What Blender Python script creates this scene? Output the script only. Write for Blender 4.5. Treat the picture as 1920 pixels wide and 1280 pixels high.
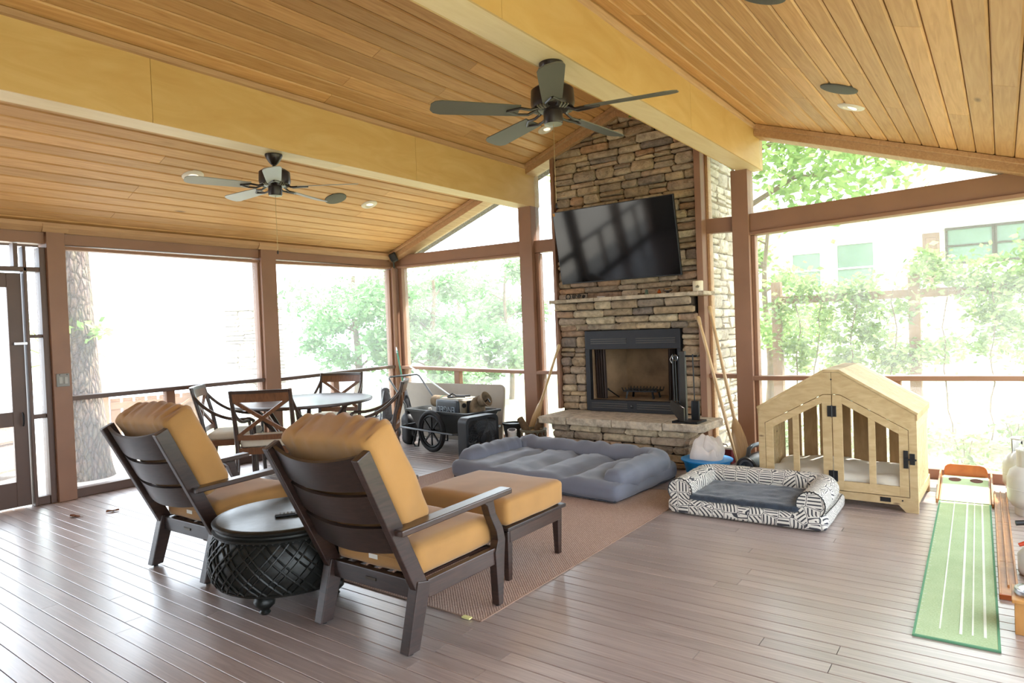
import bpy, bmesh, math, random
from mathutils import Vector, Matrix, noise
random.seed(11)
S = bpy.context.scene
for o in list(bpy.data.objects): bpy.data.objects.remove(o)
C = S.collection
R = math.radians
PI = math.pi

# ------------------------------------------------------------------ camera
YAW, PITCH, ROLL, EYE = R(36.44), R(1.12), R(-2.18), 1.45
cam = bpy.data.cameras.new('camera'); co = bpy.data.objects.new('camera', cam); C.objects.link(co)
cam.sensor_width = 36; cam.lens = 1246.3/1920*36; cam.clip_end = 400; cam.clip_start = .02
fw = Vector((-math.sin(YAW), math.cos(YAW), 0)); rt = Vector((math.cos(YAW), math.sin(YAW), 0)); up = Vector((0, 0, 1))
f2 = fw*math.cos(PITCH) - up*math.sin(PITCH); u2 = up*math.cos(PITCH) + fw*math.sin(PITCH)
r3 = rt*math.cos(ROLL) + u2*math.sin(ROLL); u3 = u2*math.cos(ROLL) - rt*math.sin(ROLL)
mw = Matrix.Identity(4)
for i in range(3): mw[i][0], mw[i][1], mw[i][2] = r3[i], u3[i], -f2[i]
mw[2][3] = EYE
co.matrix_world = mw
S.camera = co

# ------------------------------------------------------------------ sky, sun, exposure
W = bpy.data.worlds.new('World'); S.world = W; W.use_nodes = True
bg = W.node_tree.nodes['Background']
bg.inputs[0].default_value = (.80, .895, 1, 1); bg.inputs[1].default_value = 5.2
sl = bpy.data.lights.new('sun', 'SUN'); sl.energy = 14; sl.angle = R(1.2); sl.color = (1, .97, .92)
so = bpy.data.objects.new('sun', sl); C.objects.link(so)
so.rotation_euler = Vector((.22, .60, 1.15)).to_track_quat('Z', 'Y').to_euler(); so.location = (6, 12, 20)
vs = S.view_settings
vs.view_transform = 'Standard'; vs.look = 'None'; vs.gamma = 1; vs.exposure = .62; vs.use_curve_mapping = False

# ------------------------------------------------------------------ materials
def hexc(h, k=1.0):
    h = h.lstrip('#'); out = []
    for i in (0, 2, 4):
        v = int(h[i:i+2], 16)/255
        out.append(min(1, k*(v/12.92 if v <= .04045 else ((v+.055)/1.055)**2.4)))
    return (*out, 1)
class NT:
    def __init__(s, name):
        s.m = bpy.data.materials.new(name); s.m.use_nodes = True; s.t = s.m.node_tree; s.n = s.t.nodes; s.l = s.t.links
        s.b = s.n['Principled BSDF']; s.out = s.n['Material Output']
    def new(s, typ, **k):
        n = s.n.new('ShaderNode'+typ)
        for a, v in k.items():
            if a in n.inputs: n.inputs[a].default_value = v
            else: setattr(n, a, v)
        return n
    def link(s, a, b): s.l.new(a, b)
    def ramp(s, stops, fac=None, interp='LINEAR'):
        r = s.new('ValToRGB'); e = r.color_ramp; e.interpolation = interp
        while len(e.elements) < len(stops): e.elements.new(.5)
        for el, (p, c) in zip(e.elements, stops): el.position = p; el.color = c
        if fac is not None: s.link(fac, r.inputs[0])
        return r
    def math(s, op, a, b=None):
        n = s.new('Math', operation=op)
        for i, v in enumerate((a, b)):
            if v is None: continue
            if isinstance(v, (int, float)): n.inputs[i].default_value = v
            else: s.link(v, n.inputs[i])
        return n.outputs[0]
    def mix(s, fac, a, b, mode='MIX'):
        n = s.new('Mix', data_type='RGBA', blend_type=mode)
        for i, v in ((0, fac), (6, a), (7, b)):
            if isinstance(v, (int, float, tuple)): n.inputs[i].default_value = v
            else: s.link(v, n.inputs[i])
        return n.outputs[2]
    def coords(s, scale=(1, 1, 1), rnd=True, kind='Object'):
        tc = s.new('TexCoord'); mp = s.new('Mapping'); mp.inputs['Scale'].default_value = scale
        s.link(tc.outputs[kind], mp.inputs['Vector'])
        if rnd:
            oi = s.new('ObjectInfo'); s.oi = oi
            cb = s.new('CombineXYZ'); m1 = s.math('MULTIPLY', oi.outputs['Random'], 37.0); m2 = s.math('MULTIPLY', oi.outputs['Random'], 91.0)
            s.link(m1, cb.inputs[0]); s.link(m2, cb.inputs[1]); s.link(m1, cb.inputs[2])
            s.link(cb.outputs[0], mp.inputs['Location'])
        return mp.outputs['Vector']
    def bump(s, h, strength, dist=.01):
        b = s.new('Bump'); b.inputs['Strength'].default_value = strength; b.inputs['Distance'].default_value = dist
        s.link(h, b.inputs['Height']); s.link(b.outputs[0], s.b.inputs['Normal'])
def plain(name, col, rough=.5, metal=0, var=.12, nscale=8, bump=0, bscale=120, spec=.5, sheen=0, coat=0):
    t = NT(name); co_ = t.coords(rnd=True)
    col = hexc(col) if isinstance(col, str) else col
    n = t.new('TexNoise'); n.inputs['Scale'].default_value = nscale; n.inputs['Detail'].default_value = 4; t.link(co_, n.inputs['Vector'])
    a = tuple(c*(1-var) for c in col[:3])+(1,); b = tuple(min(1, c*(1+var)) for c in col[:3])+(1,)
    r = t.ramp([(.3, a), (.7, b)], n.outputs['Fac']); t.link(r.outputs[0], t.b.inputs['Base Color'])
    t.b.inputs['Roughness'].default_value = rough; t.b.inputs['Metallic'].default_value = metal
    t.b.inputs['Specular IOR Level'].default_value = spec
    if sheen: t.b.inputs['Sheen Weight'].default_value = sheen; t.b.inputs['Sheen Roughness'].default_value = .5
    if coat: t.b.inputs['Coat Weight'].default_value = coat
    if bump:
        n2 = t.new('TexNoise'); n2.inputs['Scale'].default_value = bscale; n2.inputs['Detail'].default_value = 3; t.link(co_, n2.inputs['Vector'])
        t.bump(n2.outputs['Fac'], bump, .004)
    return t.m
def wood(name, c1, c2, scale=(14, 1.2, 14), rough=.45, bump=.15, rnd=.25, knots=0, coat=0, croff=.25, spec=.5, c3=None, dist=2.0, rnoise=0):
    """grain stretched along the axis with the small scale; each board gets its own tint"""
    t = NT(name); v = t.coords(scale)
    n = t.new('TexNoise'); n.inputs['Scale'].default_value = 1.6; n.inputs['Detail'].default_value = 6; n.inputs['Distortion'].default_value = dist; t.link(v, n.inputs['Vector'])
    st = [(.25, hexc(c1)), (.72, hexc(c2))]
    if c3: st = [(.2, hexc(c1)), (.5, hexc(c3)), (.8, hexc(c2))]
    r = t.ramp(st, n.outputs['Fac']); colr = r.outputs[0]
    if knots:
        vo = t.new('TexVoronoi'); vo.inputs['Scale'].default_value = knots
        v2 = t.coords(tuple(max(.35, .28*s/min(scale)*.25) if s == min(scale) else 1.0 for s in scale)); t.link(v2, vo.inputs['Vector'])
        kr = t.ramp([(.0, (1, 1, 1, 1)), (.03, (.5, .5, .5, 1)), (.055, (0, 0, 0, 1))], vo.outputs['Distance'])
        colr = t.mix(kr.outputs[0], colr, hexc('#4a2a14'))
    hsv = t.new('HueSaturation'); t.link(colr, hsv.inputs['Color'])
    t.link(t.math('ADD', t.math('MULTIPLY', t.oi.outputs['Random'], rnd*2), 1-rnd), hsv.inputs['Value'])
    t.link(hsv.outputs[0], t.b.inputs['Base Color'])
    t.b.inputs['Roughness'].default_value = rough; t.b.inputs['Specular IOR Level'].default_value = spec
    if rnoise:
        rr = t.math('ADD', t.math('MULTIPLY', n.outputs['Fac'], rnoise), rough-rnoise*.5); t.link(rr, t.b.inputs['Roughness'])
    if coat: t.b.inputs['Coat Weight'].default_value = coat; t.b.inputs['Coat Roughness'].default_value = croff
    if bump: t.bump(n.outputs['Fac'], bump, .003)
    return t.m
MT = {}
# ceiling boards run along local Y
MT['ceil'] = wood('ceiling_pine', '#b3824c', '#d4a772', (16, .9, 16), .5, .06, .15, knots=2.2, c3='#c69660')
MT['beam'] = wood('beam_plywood', '#c49c5c', '#d6b47a', (5, .8, 3), .5, .03, .06, c3='#cda86a')
MT['beam_under'] = wood('beam_under_plywood', '#d6bb8c', '#e2cba0', (5, .8, 3), .5, .03, .05)
MT['mould'] = wood('pine_moulding', '#a9805a', '#c39c74', (16, .9, 16), .5, .04, .06)
MT['deck'] = wood('deck_hardwood', '#83706a', '#b3a39c', (1.0, 20, 20), .36, .05, .14, c3='#9b8b85', spec=1.0, rnoise=.14, coat=1.0, croff=.3)
MT['paint'] = plain('brown_paint', '#8f6a53', .5, var=.09, nscale=3, bump=.06, bscale=60)
MT['paint_dark'] = plain('dark_brown_paint', '#5d473c', .45, var=.1, nscale=3)
MT['backing'] = plain('dark_gap', '#3a2616', .9)
MT['dwood'] = wood('espresso_wood', '#211714', '#3c2923', (3, 3, 24), .32, .06, .08, spec=.6)
MT['dwoodx'] = wood('espresso_wood_slat', '#1e1616', '#362824', (2, 24, 24), .32, .06, .08, spec=.6)
MT['dwoody'] = wood('espresso_wood_arm', '#291c18', '#452f26', (24, 2, 24), .28, .06, .08, spec=.7)
MT['cush'] = plain('ochre_canvas', '#a37740', .85, var=.1, nscale=5, bump=.25, bscale=500, sheen=.2)
MT['tagw'] = plain('white_tag', '#e8e4da', .7)
MT['cream'] = plain('cream_canvas', '#cdc3ae', .85, var=.06, bump=.2, bscale=400)
MT['bronze'] = plain('bronze_metal', '#2c2320', .35, .35, var=.1)
MT['black'] = plain('black_plastic', '#191a1d', .42, var=.15)
MT['blackm'] = plain('black_metal', '#1c1d20', .4, .5, var=.15)
MT['steel'] = plain('steel', '#b9bcc0', .25, 1, var=.08)
MT['alum'] = plain('aluminium_tube', '#aeb2b5', .35, .8, var=.1)
MT['white'] = plain('white_plastic', '#e6e3dc', .5, var=.04)
MT['rubber'] = plain('rubber', '#15151a', .75, var=.2)
MT['mortar'] = plain('dark_mortar', '#41352a', .95, var=.2, nscale=30)
MT['paddle'] = wood('paddle_wood', '#b08c5c', '#cfb184', (18, 18, 1.5), .35, .04, .06, coat=.2)
def stone_mat(name, cols, k=1.0):
    t = NT(name); v = t.coords((1, 1, 1))
    st = [((i+.5)/len(cols), hexc(c, k)) for i, c in enumerate(cols)]
    r = t.ramp(st, t.oi.outputs['Random'], 'LINEAR')
    n = t.new('TexNoise'); n.inputs['Scale'].default_value = 14; n.inputs['Detail'].default_value = 8; n.inputs['Roughness'].default_value = .65; t.link(v, n.inputs['Vector'])
    dk = t.ramp([(.25, (.42, .4, .38, 1)), (.55, (1, 1, 1, 1)), (.8, (1.25, 1.18, 1.05, 1))], n.outputs['Fac'])
    c = t.mix(1.0, r.outputs[0], dk.outputs[0], 'MULTIPLY')
    t.link(c, t.b.inputs['Base Color']); t.b.inputs['Roughness'].default_value = .85
    n2 = t.new('TexNoise'); n2.inputs['Scale'].default_value = 28; n2.inputs['Detail'].default_value = 9; t.link(v, n2.inputs['Vector'])
    t.bump(n2.outputs['Fac'], .9, .02)
    return t.m
MT['stone'] = stone_mat('ledge_stone', ['#9a846a', '#ac9577', '#8b7968', '#b69f7d', '#a08e7a', '#bfa786', '#83766b', '#b08a68', '#a69480', '#c5b294'], 1.0)
MT['slab'] = stone_mat('hearth_flagstone', ['#bfb09b', '#cabca6', '#b5a792'], 1.0)
MT['stone_pale'] = stone_mat('pale_stone', ['#c6b9a8', '#d4c8b6', '#b5a898'], 1.0)

# ------------------------------------------------------------------ mesh helpers
class MB:
    def __init__(s): s.v = []; s.f = []
    def add(s, vs, fs, T=None):
        b = len(s.v)
        s.v += [tuple(T @ Vector(v)) if T else tuple(v) for v in vs]
        s.f += [tuple(b+i for i in f) for f in fs]; return s
    def box(s, x0, x1, y0, y1, z0, z1, T=None):
        vs = [(x, y, z) for z in (z0, z1) for y in (y0, y1) for x in (x0, x1)]
        return s.add(vs, [(0, 2, 3, 1), (4, 5, 7, 6), (0, 1, 5, 4), (2, 6, 7, 3), (0, 4, 6, 2), (1, 3, 7, 5)], T)
    def bar(s, p, q, w, h, up=(0, 0, 1), w2=None, h2=None):
        p = Vector(p); q = Vector(q); d = (q-p).normalized(); a = d.cross(Vector(up))
        if a.length < 1e-4: a = d.cross(Vector((1, 0, 0)))
        a.normalize(); b = a.cross(d)
        w2 = w if w2 is None else w2; h2 = h if h2 is None else h2
        vs = [p-a*w/2-b*h/2, p+a*w/2-b*h/2, p+a*w/2+b*h/2, p-a*w/2+b*h/2, q-a*w2/2-b*h2/2, q+a*w2/2-b*h2/2, q+a*w2/2+b*h2/2, q-a*w2/2+b*h2/2]
        return s.add(vs, [(0, 3, 2, 1), (4, 5, 6, 7), (0, 1, 5, 4), (1, 2, 6, 5), (2, 3, 7, 6), (3, 0, 4, 7)])
    def tube(s, pts, r, n=8, closed=False):
        pts = [Vector(p) for p in pts]; N = len(pts); rs = r if isinstance(r, (list, tuple)) else [r]*N
        vs = []; prev = None
        for i, p in enumerate(pts):
            if closed: d = pts[(i+1) % N]-pts[i-1]
            else: d = pts[min(i+1, N-1)]-pts[max(i-1, 0)]
            d.normalize()
            if prev is None:
                a = d.cross(Vector((0, 0, 1)))
                if a.length < .05: a = d.cross(Vector((1, 0, 0)))
            else: a = prev-d*prev.dot(d)
            a.normalize(); prev = a; b = d.cross(a)
            for k in range(n):
                t = 2*PI*k/n; vs.append(p+(a*math.cos(t)+b*math.sin(t))*rs[i])
        fs = []
        M_ = N if closed else N-1
        for i in range(M_):
            j = (i+1) % N
            for k in range(n): fs.append((i*n+k, i*n+(k+1) % n, j*n+(k+1) % n, j*n+k))
        if not closed: fs += [tuple(range(n-1, -1, -1)), tuple((N-1)*n+k for k in range(n))]
        return s.add(vs, fs)
    def lathe(s, prof, n=24, c=(0, 0, 0), T=None):
        vs = []; 
        for r, z in prof:
            for k in range(n): t = 2*PI*k/n; vs.append((c[0]+r*math.cos(t), c[1]+r*math.sin(t), c[2]+z))
        fs = []
        for i in range(len(prof)-1):
            for k in range(n): fs.append((i*n+k, i*n+(k+1) % n, (i+1)*n+(k+1) % n, (i+1)*n+k))
        if prof[0][0] > 1e-5: fs.append(tuple(range(n-1, -1, -1)))
        if prof[-1][0] > 1e-5: fs.append(tuple((len(prof)-1)*n+k for k in range(n)))
        return s.add(vs, fs, T)
    def prism(s, poly, axis, a, b):
        n = len(poly)
        def P(u, v, w): return {'x': (w, u, v), 'y': (u, w, v), 'z': (u, v, w)}[axis]
        vs = [P(u, v, a) for u, v in poly]+[P(u, v, b) for u, v in poly]
        fs = [tuple(range(n))[::-1], tuple(range(n, 2*n))]+[(i, (i+1) % n, n+(i+1) % n, n+i) for i in range(n)]
        return s.add(vs, fs)
    def cushion(s, c, size, r, puff=0, n=12, wr=0, wf=8, seed=0, fn=None, bot=0, T=None):
        hx, hy, hz = (q/2 for q in size); idx = {}; vs = []; fs = []
        ns = [max(3, n), max(3, n), max(4, n//2)]
        def V(p):
            k = tuple(round(q, 5) for q in p)
            if k in idx: return idx[k]
            pos = Vector((p[0]*hx, p[1]*hy, p[2]*hz)); inn = Vector((max(-(hx-r), min(hx-r, pos.x)), max(-(hy-r), min(hy-r, pos.y)), max(-(hz-r), min(hz-r, pos.z))))
            d = pos-inn
            nn = d.normalized() if d.length > 1e-6 else Vector((0, 0, 1 if p[2] > 0 else -1))
            if d.length > 1e-6: pos = inn+nn*r
            w = (1-p[0]**2)*(1-p[1]**2)
            pos.z += (puff if p[2] > 0 else -bot)*w*abs(p[2])
            if wr: pos += nn*wr*noise.noise(Vector((pos.x*wf+seed, pos.y*wf, pos.z*wf)))
            if fn: pos = fn(pos, p)
            idx[k] = len(vs); vs.append(pos+Vector(c)); return idx[k]
        def g(i, m):
            u = -1+2*i/m; return math.copysign(abs(u)**.75, u) if abs(u) > 1e-9 else 0.0
        for ax in range(3):
            a1, a2 = [k for k in range(3) if k != ax]
            for sg in (-1, 1):
                for i in range(ns[a1]):
                    for j in range(ns[a2]):
                        q = []
                        for di, dj in ((0, 0), (1, 0), (1, 1), (0, 1)):
                            p = [0, 0, 0]; p[ax] = sg; p[a1] = g(i+di, ns[a1]); p[a2] = g(j+dj, ns[a2]); q.append(V(p))
                        fl = (sg > 0) ^ (ax == 1)
                        fs.append(tuple(q) if fl else tuple(q[::-1]))
        return s.add(vs, fs, T)
    def build(s, name, mat, parent=None, loc=(0, 0, 0), rot=(0, 0, 0), bevel=0, smooth=False, seg=2, ang=40):
        me = bpy.data.meshes.new(name); me.from_pydata(s.v, [], s.f); me.update()
        bm = bmesh.new(); bm.from_mesh(me); bmesh.ops.recalc_face_normals(bm, faces=bm.faces); bm.to_mesh(me); bm.free()
        me.materials.append(MT[mat] if isinstance(mat, str) else mat)
        if smooth: me.shade_smooth(); me.set_sharp_from_angle(angle=R(ang))
        o = bpy.data.objects.new(name, me); C.objects.link(o); o.location = loc; o.rotation_euler = rot
        if parent: o.parent = parent
        if bevel:
            b = o.modifiers.new('bevel', 'BEVEL'); b.width = bevel; b.segments = seg; b.limit_method = 'ANGLE'; b.angle_limit = R(35)
        return o
def tag(o, label, cat, group=None, kind=None):
    o['label'] = label; o['category'] = cat
    if group: o['group'] = group
    if kind: o['kind'] = kind
    return o
def thing(name, label, cat, loc=(0, 0, 0), rz=0, group=None, kind=None):
    o = bpy.data.objects.new(name, None); C.objects.link(o); o.location = loc; o.rotation_euler = (0, 0, rz); o.empty_display_size = .1
    return tag(o, label, cat, group, kind)
def link_obj(name, me, parent, loc=(0, 0, 0), rot=(0, 0, 0)):
    o = bpy.data.objects.new(name, me); C.objects.link(o); o.parent = parent; o.location = loc; o.rotation_euler = rot; return o
def dup(root, loc, rz, label, group=None):
    r = root.copy(); C.objects.link(r); r.location = loc; r.rotation_euler = (0, 0, rz); r['label'] = label
    if group: r['group'] = group
    for ch in list(root.children):
        c = ch.copy(); C.objects.link(c); c.parent = r
        for g in ch.children:
            d = g.copy(); C.objects.link(d); d.parent = c
    return r
def arc(p0, p1, p2, n=10):
    p0, p1, p2 = Vector(p0), Vector(p1), Vector(p2)
    return [p0*(1-t)**2+p1*2*t*(1-t)+p2*t*t for t in [i/n for i in range(n+1)]]
# ------------------------------------------------------------------ the porch shell
XL, XR, XC, YB, YN = -7.15, .35, -3.4, 6.85, -2.6
ZR, SL = 3.87, .347
TH = math.atan(SL)
def zc(x): return ZR-SL*abs(x-XC)

# floor: deck boards running left to right
floor = thing('floor', 'reddish brown hardwood deck floor of narrow boards', 'floor', kind='structure')
MB().box(XL-.1, XR+.1, YN, 7.0, -.12, -.034).build('subfloor', 'backing', floor)
BW = .0905
def board_mesh(name, L, w, t, mat, axis, up=1):
    c = .0022
    prof = [(-w/2, -up*t), (w/2, -up*t), (w/2, -up*c), (w/2-c, 0), (-w/2+c, 0), (-w/2, -up*c)]
    return MB().prism(prof, axis, -L/2, L/2)
y = -.55; row = 0
while y < 6.95:
    x = XL-.05-random.choice((0, .6, 1.2, 1.7, 2.2)); first = True
    while x < XR:
        L = random.choice((2.4, 2.7, 3.0, 3.6)); a = max(x, XL-.05); b = min(x+L, XR+.05)
        if b-a > .15:
            board_mesh('floor_board', b-a-.003, BW-.0035, .033, 'deck', 'x').build('floor_board', 'deck', floor, loc=((a+b)/2, y+BW/2, random.uniform(-.0012, 0)))
        x += L
    y += BW; row += 1
MB().box(XL-.05, XR+.05, YN, -.555, -.03, 0).build('floor_behind', 'deck', floor)
# raised stains near the door
# ceiling: tongue and groove pine running front to back
ceiling = thing('ceiling', 'vaulted ceiling of golden pine boards', 'ceiling', (XC, 0, ZR), kind='structure')
NB = 30; CW = (XR-XC)/math.cos(TH)/NB
for s in (1, -1):
    for i in range(NB):
        d = (i+.5)*CW; x = s*d*math.cos(TH); z = -d*math.sin(TH)
        cut = random.choice((None, 1.6, 2.9, 3.7, 4.6, 5.4)); ys = [YN, 6.9] if cut is None else [YN, cut, 6.9]
        for a, b in zip(ys, ys[1:]):
            c = .009; w = CW-.005
            MB().prism([(-w/2, .03), (w/2, .03), (w/2, c), (w/2-c, 0), (-w/2+c, 0), (-w/2, c)], 'y', -(b-a-.003)/2, (b-a-.003)/2).build('ceiling_board', 'ceil', ceiling, loc=(x, (a+b)/2, z), rot=(0, s*TH, 0))
rf = MB()
for s in (1, -1):
    e = 3.75+.5
    rf.prism([(0, .032), (s*e, .032-SL*e), (s*e, .18-SL*e), (0, .18)], 'y', YN-.3, 7.35)
rf.build('roof_deck', 'backing', ceiling)

def bx(root, name, mat, x0, x1, y0, y1, z0, z1, bevel=.004):
    return MB().box(x0, x1, y0, y1, z0, z1).build(name, mat, root, loc=tuple(-q for q in root.location), bevel=bevel)
def hbar(root, name, mat, x0, x1, y0, y1, za, zb, h, along='x', bevel=.004):
    """board along x or y whose underside rises from za to zb"""
    if along == 'x': m = MB().prism([(x0, za), (x1, zb), (x1, zb+h), (x0, za+h)], 'y', y0, y1)
    else: m = MB().prism([(y0, za), (y1, zb), (y1, zb+h), (y0, za+h)], 'x', x0, x1)
    return m.build(name, mat, root, loc=tuple(-q for q in root.location), bevel=bevel)

# insect screen
t = NT('insect_screen')
tr = t.new('BsdfTransparent'); df = t.new('BsdfDiffuse'); tl = t.new('BsdfTranslucent'); ms = t.new('MixShader'); mx = t.new('MixShader')
for n_ in (df, tl): n_.inputs['Color'].default_value = (.7, .72, .72, 1)
ms.inputs[0].default_value = .5; t.link(df.outputs[0], ms.inputs[1]); t.link(tl.outputs[0], ms.inputs[2])
mx.inputs[0].default_value = .22; t.link(tr.outputs[0], mx.inputs[1]); t.link(ms.outputs[0], mx.inputs[2]); t.link(mx.outputs[0], t.out.inputs['Surface'])
MT['screen'] = t.m

# left wall (toward the lake)
wl = thing('wall_left', 'screened wall of brown posts and rails facing the white sky', 'wall', (XL, 0, 0), kind='structure')
posts_l = [(2.41, 2.56), (4.61, 4.81), (1.12, 1.27), (-.9, -.7), (-2.6, -2.45)]
for a, b in posts_l:
    bx(wl, 'post', 'paint', -7.25, -7.05, a, b, 0, 2.52)
    MB().prism([(-7.25, 2.5), (-7.05, 2.5), (-7.02, 2.545), (-7.02, 2.57), (-7.25, 2.57)], 'y', a-.03, b+.03).build('post_capital', 'mould', wl, loc=(7.15, 0, 0))
hbar(wl, 'header_beam', 'paint', -7.22, -7.1, YN, 6.8, 2.385, 2.405, .15, 'y')
hbar(wl, 'header_strip', 'paint', -7.18, -7.085, 2.56, 4.61, 2.352, 2.345, .03, 'y')
hbar(wl, 'header_strip', 'paint', -7.18, -7.085, 4.81, 6.72, 2.347, 2.377, .03, 'y')
MB().prism([(-7.1, 2.5), (-7.075, 2.5), (-7.03, 2.545), (-7.03, 2.585), (-7.1, 2.585)], 'y', YN, 6.75).build('crown_moulding', 'mould', wl, loc=(7.15, 0, 0))
bays_l = [(2.56, 4.61, .925, .93), (4.81, 6.72, .915, .942), (-.7, 1.12, .92, .92), (-2.45, -.9, .92, .92)]
for a, b, za, zb in bays_l:
    hbar(wl, 'rail', 'paint_dark', -7.21, -7.08, a, b, za, zb, .042, 'y')
    m = (a+b)/2
    bx(wl, 'rail_post', 'paint', -7.19, -7.11, m-.045-.08, m+.045-.08, .09, za+.003)
    bx(wl, 'bottom_plate', 'paint_dark', -7.21, -7.1, a, b, 0, .085)
    MB().add([(0, a, .085), (0, b, .085), (0, b, 2.4), (0, a, 2.4)], [(0, 1, 2, 3)]).build('screen', 'screen', wl)
for a, b in ((4.585, 4.61), (4.81, 4.835), (2.56, 2.58), (6.69, 6.72)):
    bx(wl, 'screen_jamb', 'paint', -7.2, -7.1, a, b, .085, 2.36)
# screen door and sidelight
d1 = thing('door_1', 'dark brown screen door with a wide kick rail and handle', 'door', (-7.15, 1.74, 0), kind='structure')
def dbx(name, y0, y1, z0, z1, x0=-7.185, x1=-7.145, mat='paint_dark'): return bx(d1, name, mat, x0, x1, y0, y1, z0, z1)
dbx('stile', 2.115, 2.225, .015, 2.12); dbx('stile', 1.29, 1.4, .015, 2.12)
dbx('top_rail', 1.4, 2.115, 1.99, 2.12); dbx('middle_rail', 1.4, 2.115, .74, .87); dbx('bottom_rail', 1.4, 2.115, .015, .24)
MB().add([(0, -.34, .24), (0, .375, .24), (0, .375, 1.99), (0, -.34, 1.99)], [(0, 1, 2, 3)]).build('screen', 'screen', d1)
hd = MB().tube(arc((.03, .44, .86), (.075, .44, .81), (.03, .44, .74), 6), .008, 6); hd.build('handle', 'blackm', d1, smooth=True)
MB().box(.01, .05, .4, .5, 1.47, 1.495).build('door_latch', 'steel', d1, bevel=.003)
bx(wl, 'door_header', 'paint_dark', -7.2, -7.1, 1.27, 2.41, 2.135, 2.175)
bx(wl, 'transom_bar', 'paint_dark', -7.2, -7.1, 2.165, 2.2, 2.175, 2.385)
bx(wl, 'sidelight_stile', 'paint_dark', -7.2, -7.1, 2.235, 2.262, 0, 2.36)
bx(wl, 'sidelight_stile', 'paint_dark', -7.22, -7.09, 2.36, 2.41, 0, 2.36)
bx(wl, 'sidelight_bar', 'paint_dark', -7.19, -7.11, 2.262, 2.36, 1.53, 1.56); bx(wl, 'sidelight_bar', 'paint_dark', -7.19, -7.11, 2.262, 2.36, .79, .83)
bx(wl, 'sidelight_bar', 'paint_dark', -7.19, -7.11, 2.262, 2.36, 0, .075)
MB().add([(0, 2.26, .07), (0, 2.365, .07), (0, 2.365, 2.36), (0, 2.26, 2.36)], [(0, 1, 2, 3)]).build('screen', 'screen', wl)
# switch plate on the post
sp = thing('switch_plate', 'grey weatherproof double switch plate on the post beside the door', 'switch', (-7.05, 2.483, 1.13))
MB().box(0, .022, -.052, .052, -.06, .06).build('cover', plain('grey_cover', '#8d8c86', .5), sp, bevel=.004)
for q in (-.022, .022): MB().box(.02, .03, q-.014, q+.014, -.035, .03).build('flap', plain('grey_flap', '#a3a29c', .4), sp, bevel=.003)
for q in (-.03, .03): MB().lathe([(.004, .0), (.004, .006)], 8, T=Matrix.Translation((.022, q, .05)) @ Matrix.Rotation(PI/2, 4, 'Y')).build('screw', 'blackm', sp)

# back wall with the gable
wb = thing('wall_back', 'screened gable wall of brown posts around the stone fireplace', 'wall', (XC, YB, 0), kind='structure')
PLx, PRx = (-4.84, -4.65), (-2.185, -2.02)
bx(wb, 'post', 'paint', *PLx, 6.78, 6.97, 0, 2.955); bx(wb, 'post', 'paint', *PRx, 6.78, 6.97, 0, 2.955)
bx(wb, 'corner_post', 'paint', -7.25, -7.1, 6.79, 6.97, 0, 2.6); bx(wb, 'corner_jamb', 'paint', -7.2, -7.06, 6.72, 6.775, 0, 2.4); bx(wb, 'corner_jamb', 'paint', -7.06, -6.985, 6.83, 6.95, 0, 2.42)
bx(wb, 'corner_post', 'paint', .27, .45, 6.79, 6.97, 0, 2.6)
hbar(wb, 'header_beam', 'paint', -7.1, -4.84, 6.82, 6.93, 2.415, 2.385, .155)
hbar(wb, 'header_strip', 'paint', -7.06, -4.84, 6.8, 6.95, 2.383, 2.352, .032)
hbar(wb, 'header_beam', 'paint', -4.65, -4.3, 6.83, 6.93, 2.375, 2.37, .15)
hbar(wb, 'header_beam', 'paint', -2.47, -2.185, 6.83, 6.93, 2.362, 2.355, .15)
hbar(wb, 'header_beam', 'paint', -2.02, .3, 6.82, 6.93, 2.328, 2.39, .18)
hbar(wb, 'header_strip', 'paint', -2.02, .3, 6.79, 6.95, 2.292, 2.355, .034)
for x0, x1, za, zb in ((-7.06, -4.84, .928, .875), (-4.65, -4.3, .872, .87), (-2.47, -2.185, .858, .855), (-2.02, .3, .838, .868)):
    hbar(wb, 'rail', 'paint', x0, x1, 6.78, 6.92, za, zb, .042)
    bx(wb, 'bottom_plate', 'paint', x0, x1, 6.81, 6.93, 0, .085)
bx(wb, 'rail_post', 'paint', -6.04, -5.95, 6.82, 6.9, .085, .902); bx(wb, 'rail_post', 'paint', -.83, -.74, 6.82, 6.9, .085, .856)
bx(wb, 'screen_jamb', 'paint', -4.875, -4.842, 6.84, 6.94, .085, 2.35); bx(wb, 'screen_jamb', 'paint', -2.018, -1.98, 6.84, 6.94, .085, 2.29); bx(wb, 'screen_jamb', 'paint', -4.648, -4.60, 6.84, 6.94, .085, 2.37)
# trim boards either side of the stonework
bx(wb, 'chimney_trim', 'paint', -4.31, -4.27, 6.72, 6.93, .47, 3.52); bx(wb, 'chimney_trim', 'paint', -2.535, -2.468, 6.7, 6.95, 0, 3.5)
bx(wb, 'chimney_trim', 'mould', -2.468, -2.44, 6.84, 6.94, .09, 3.35)
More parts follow.
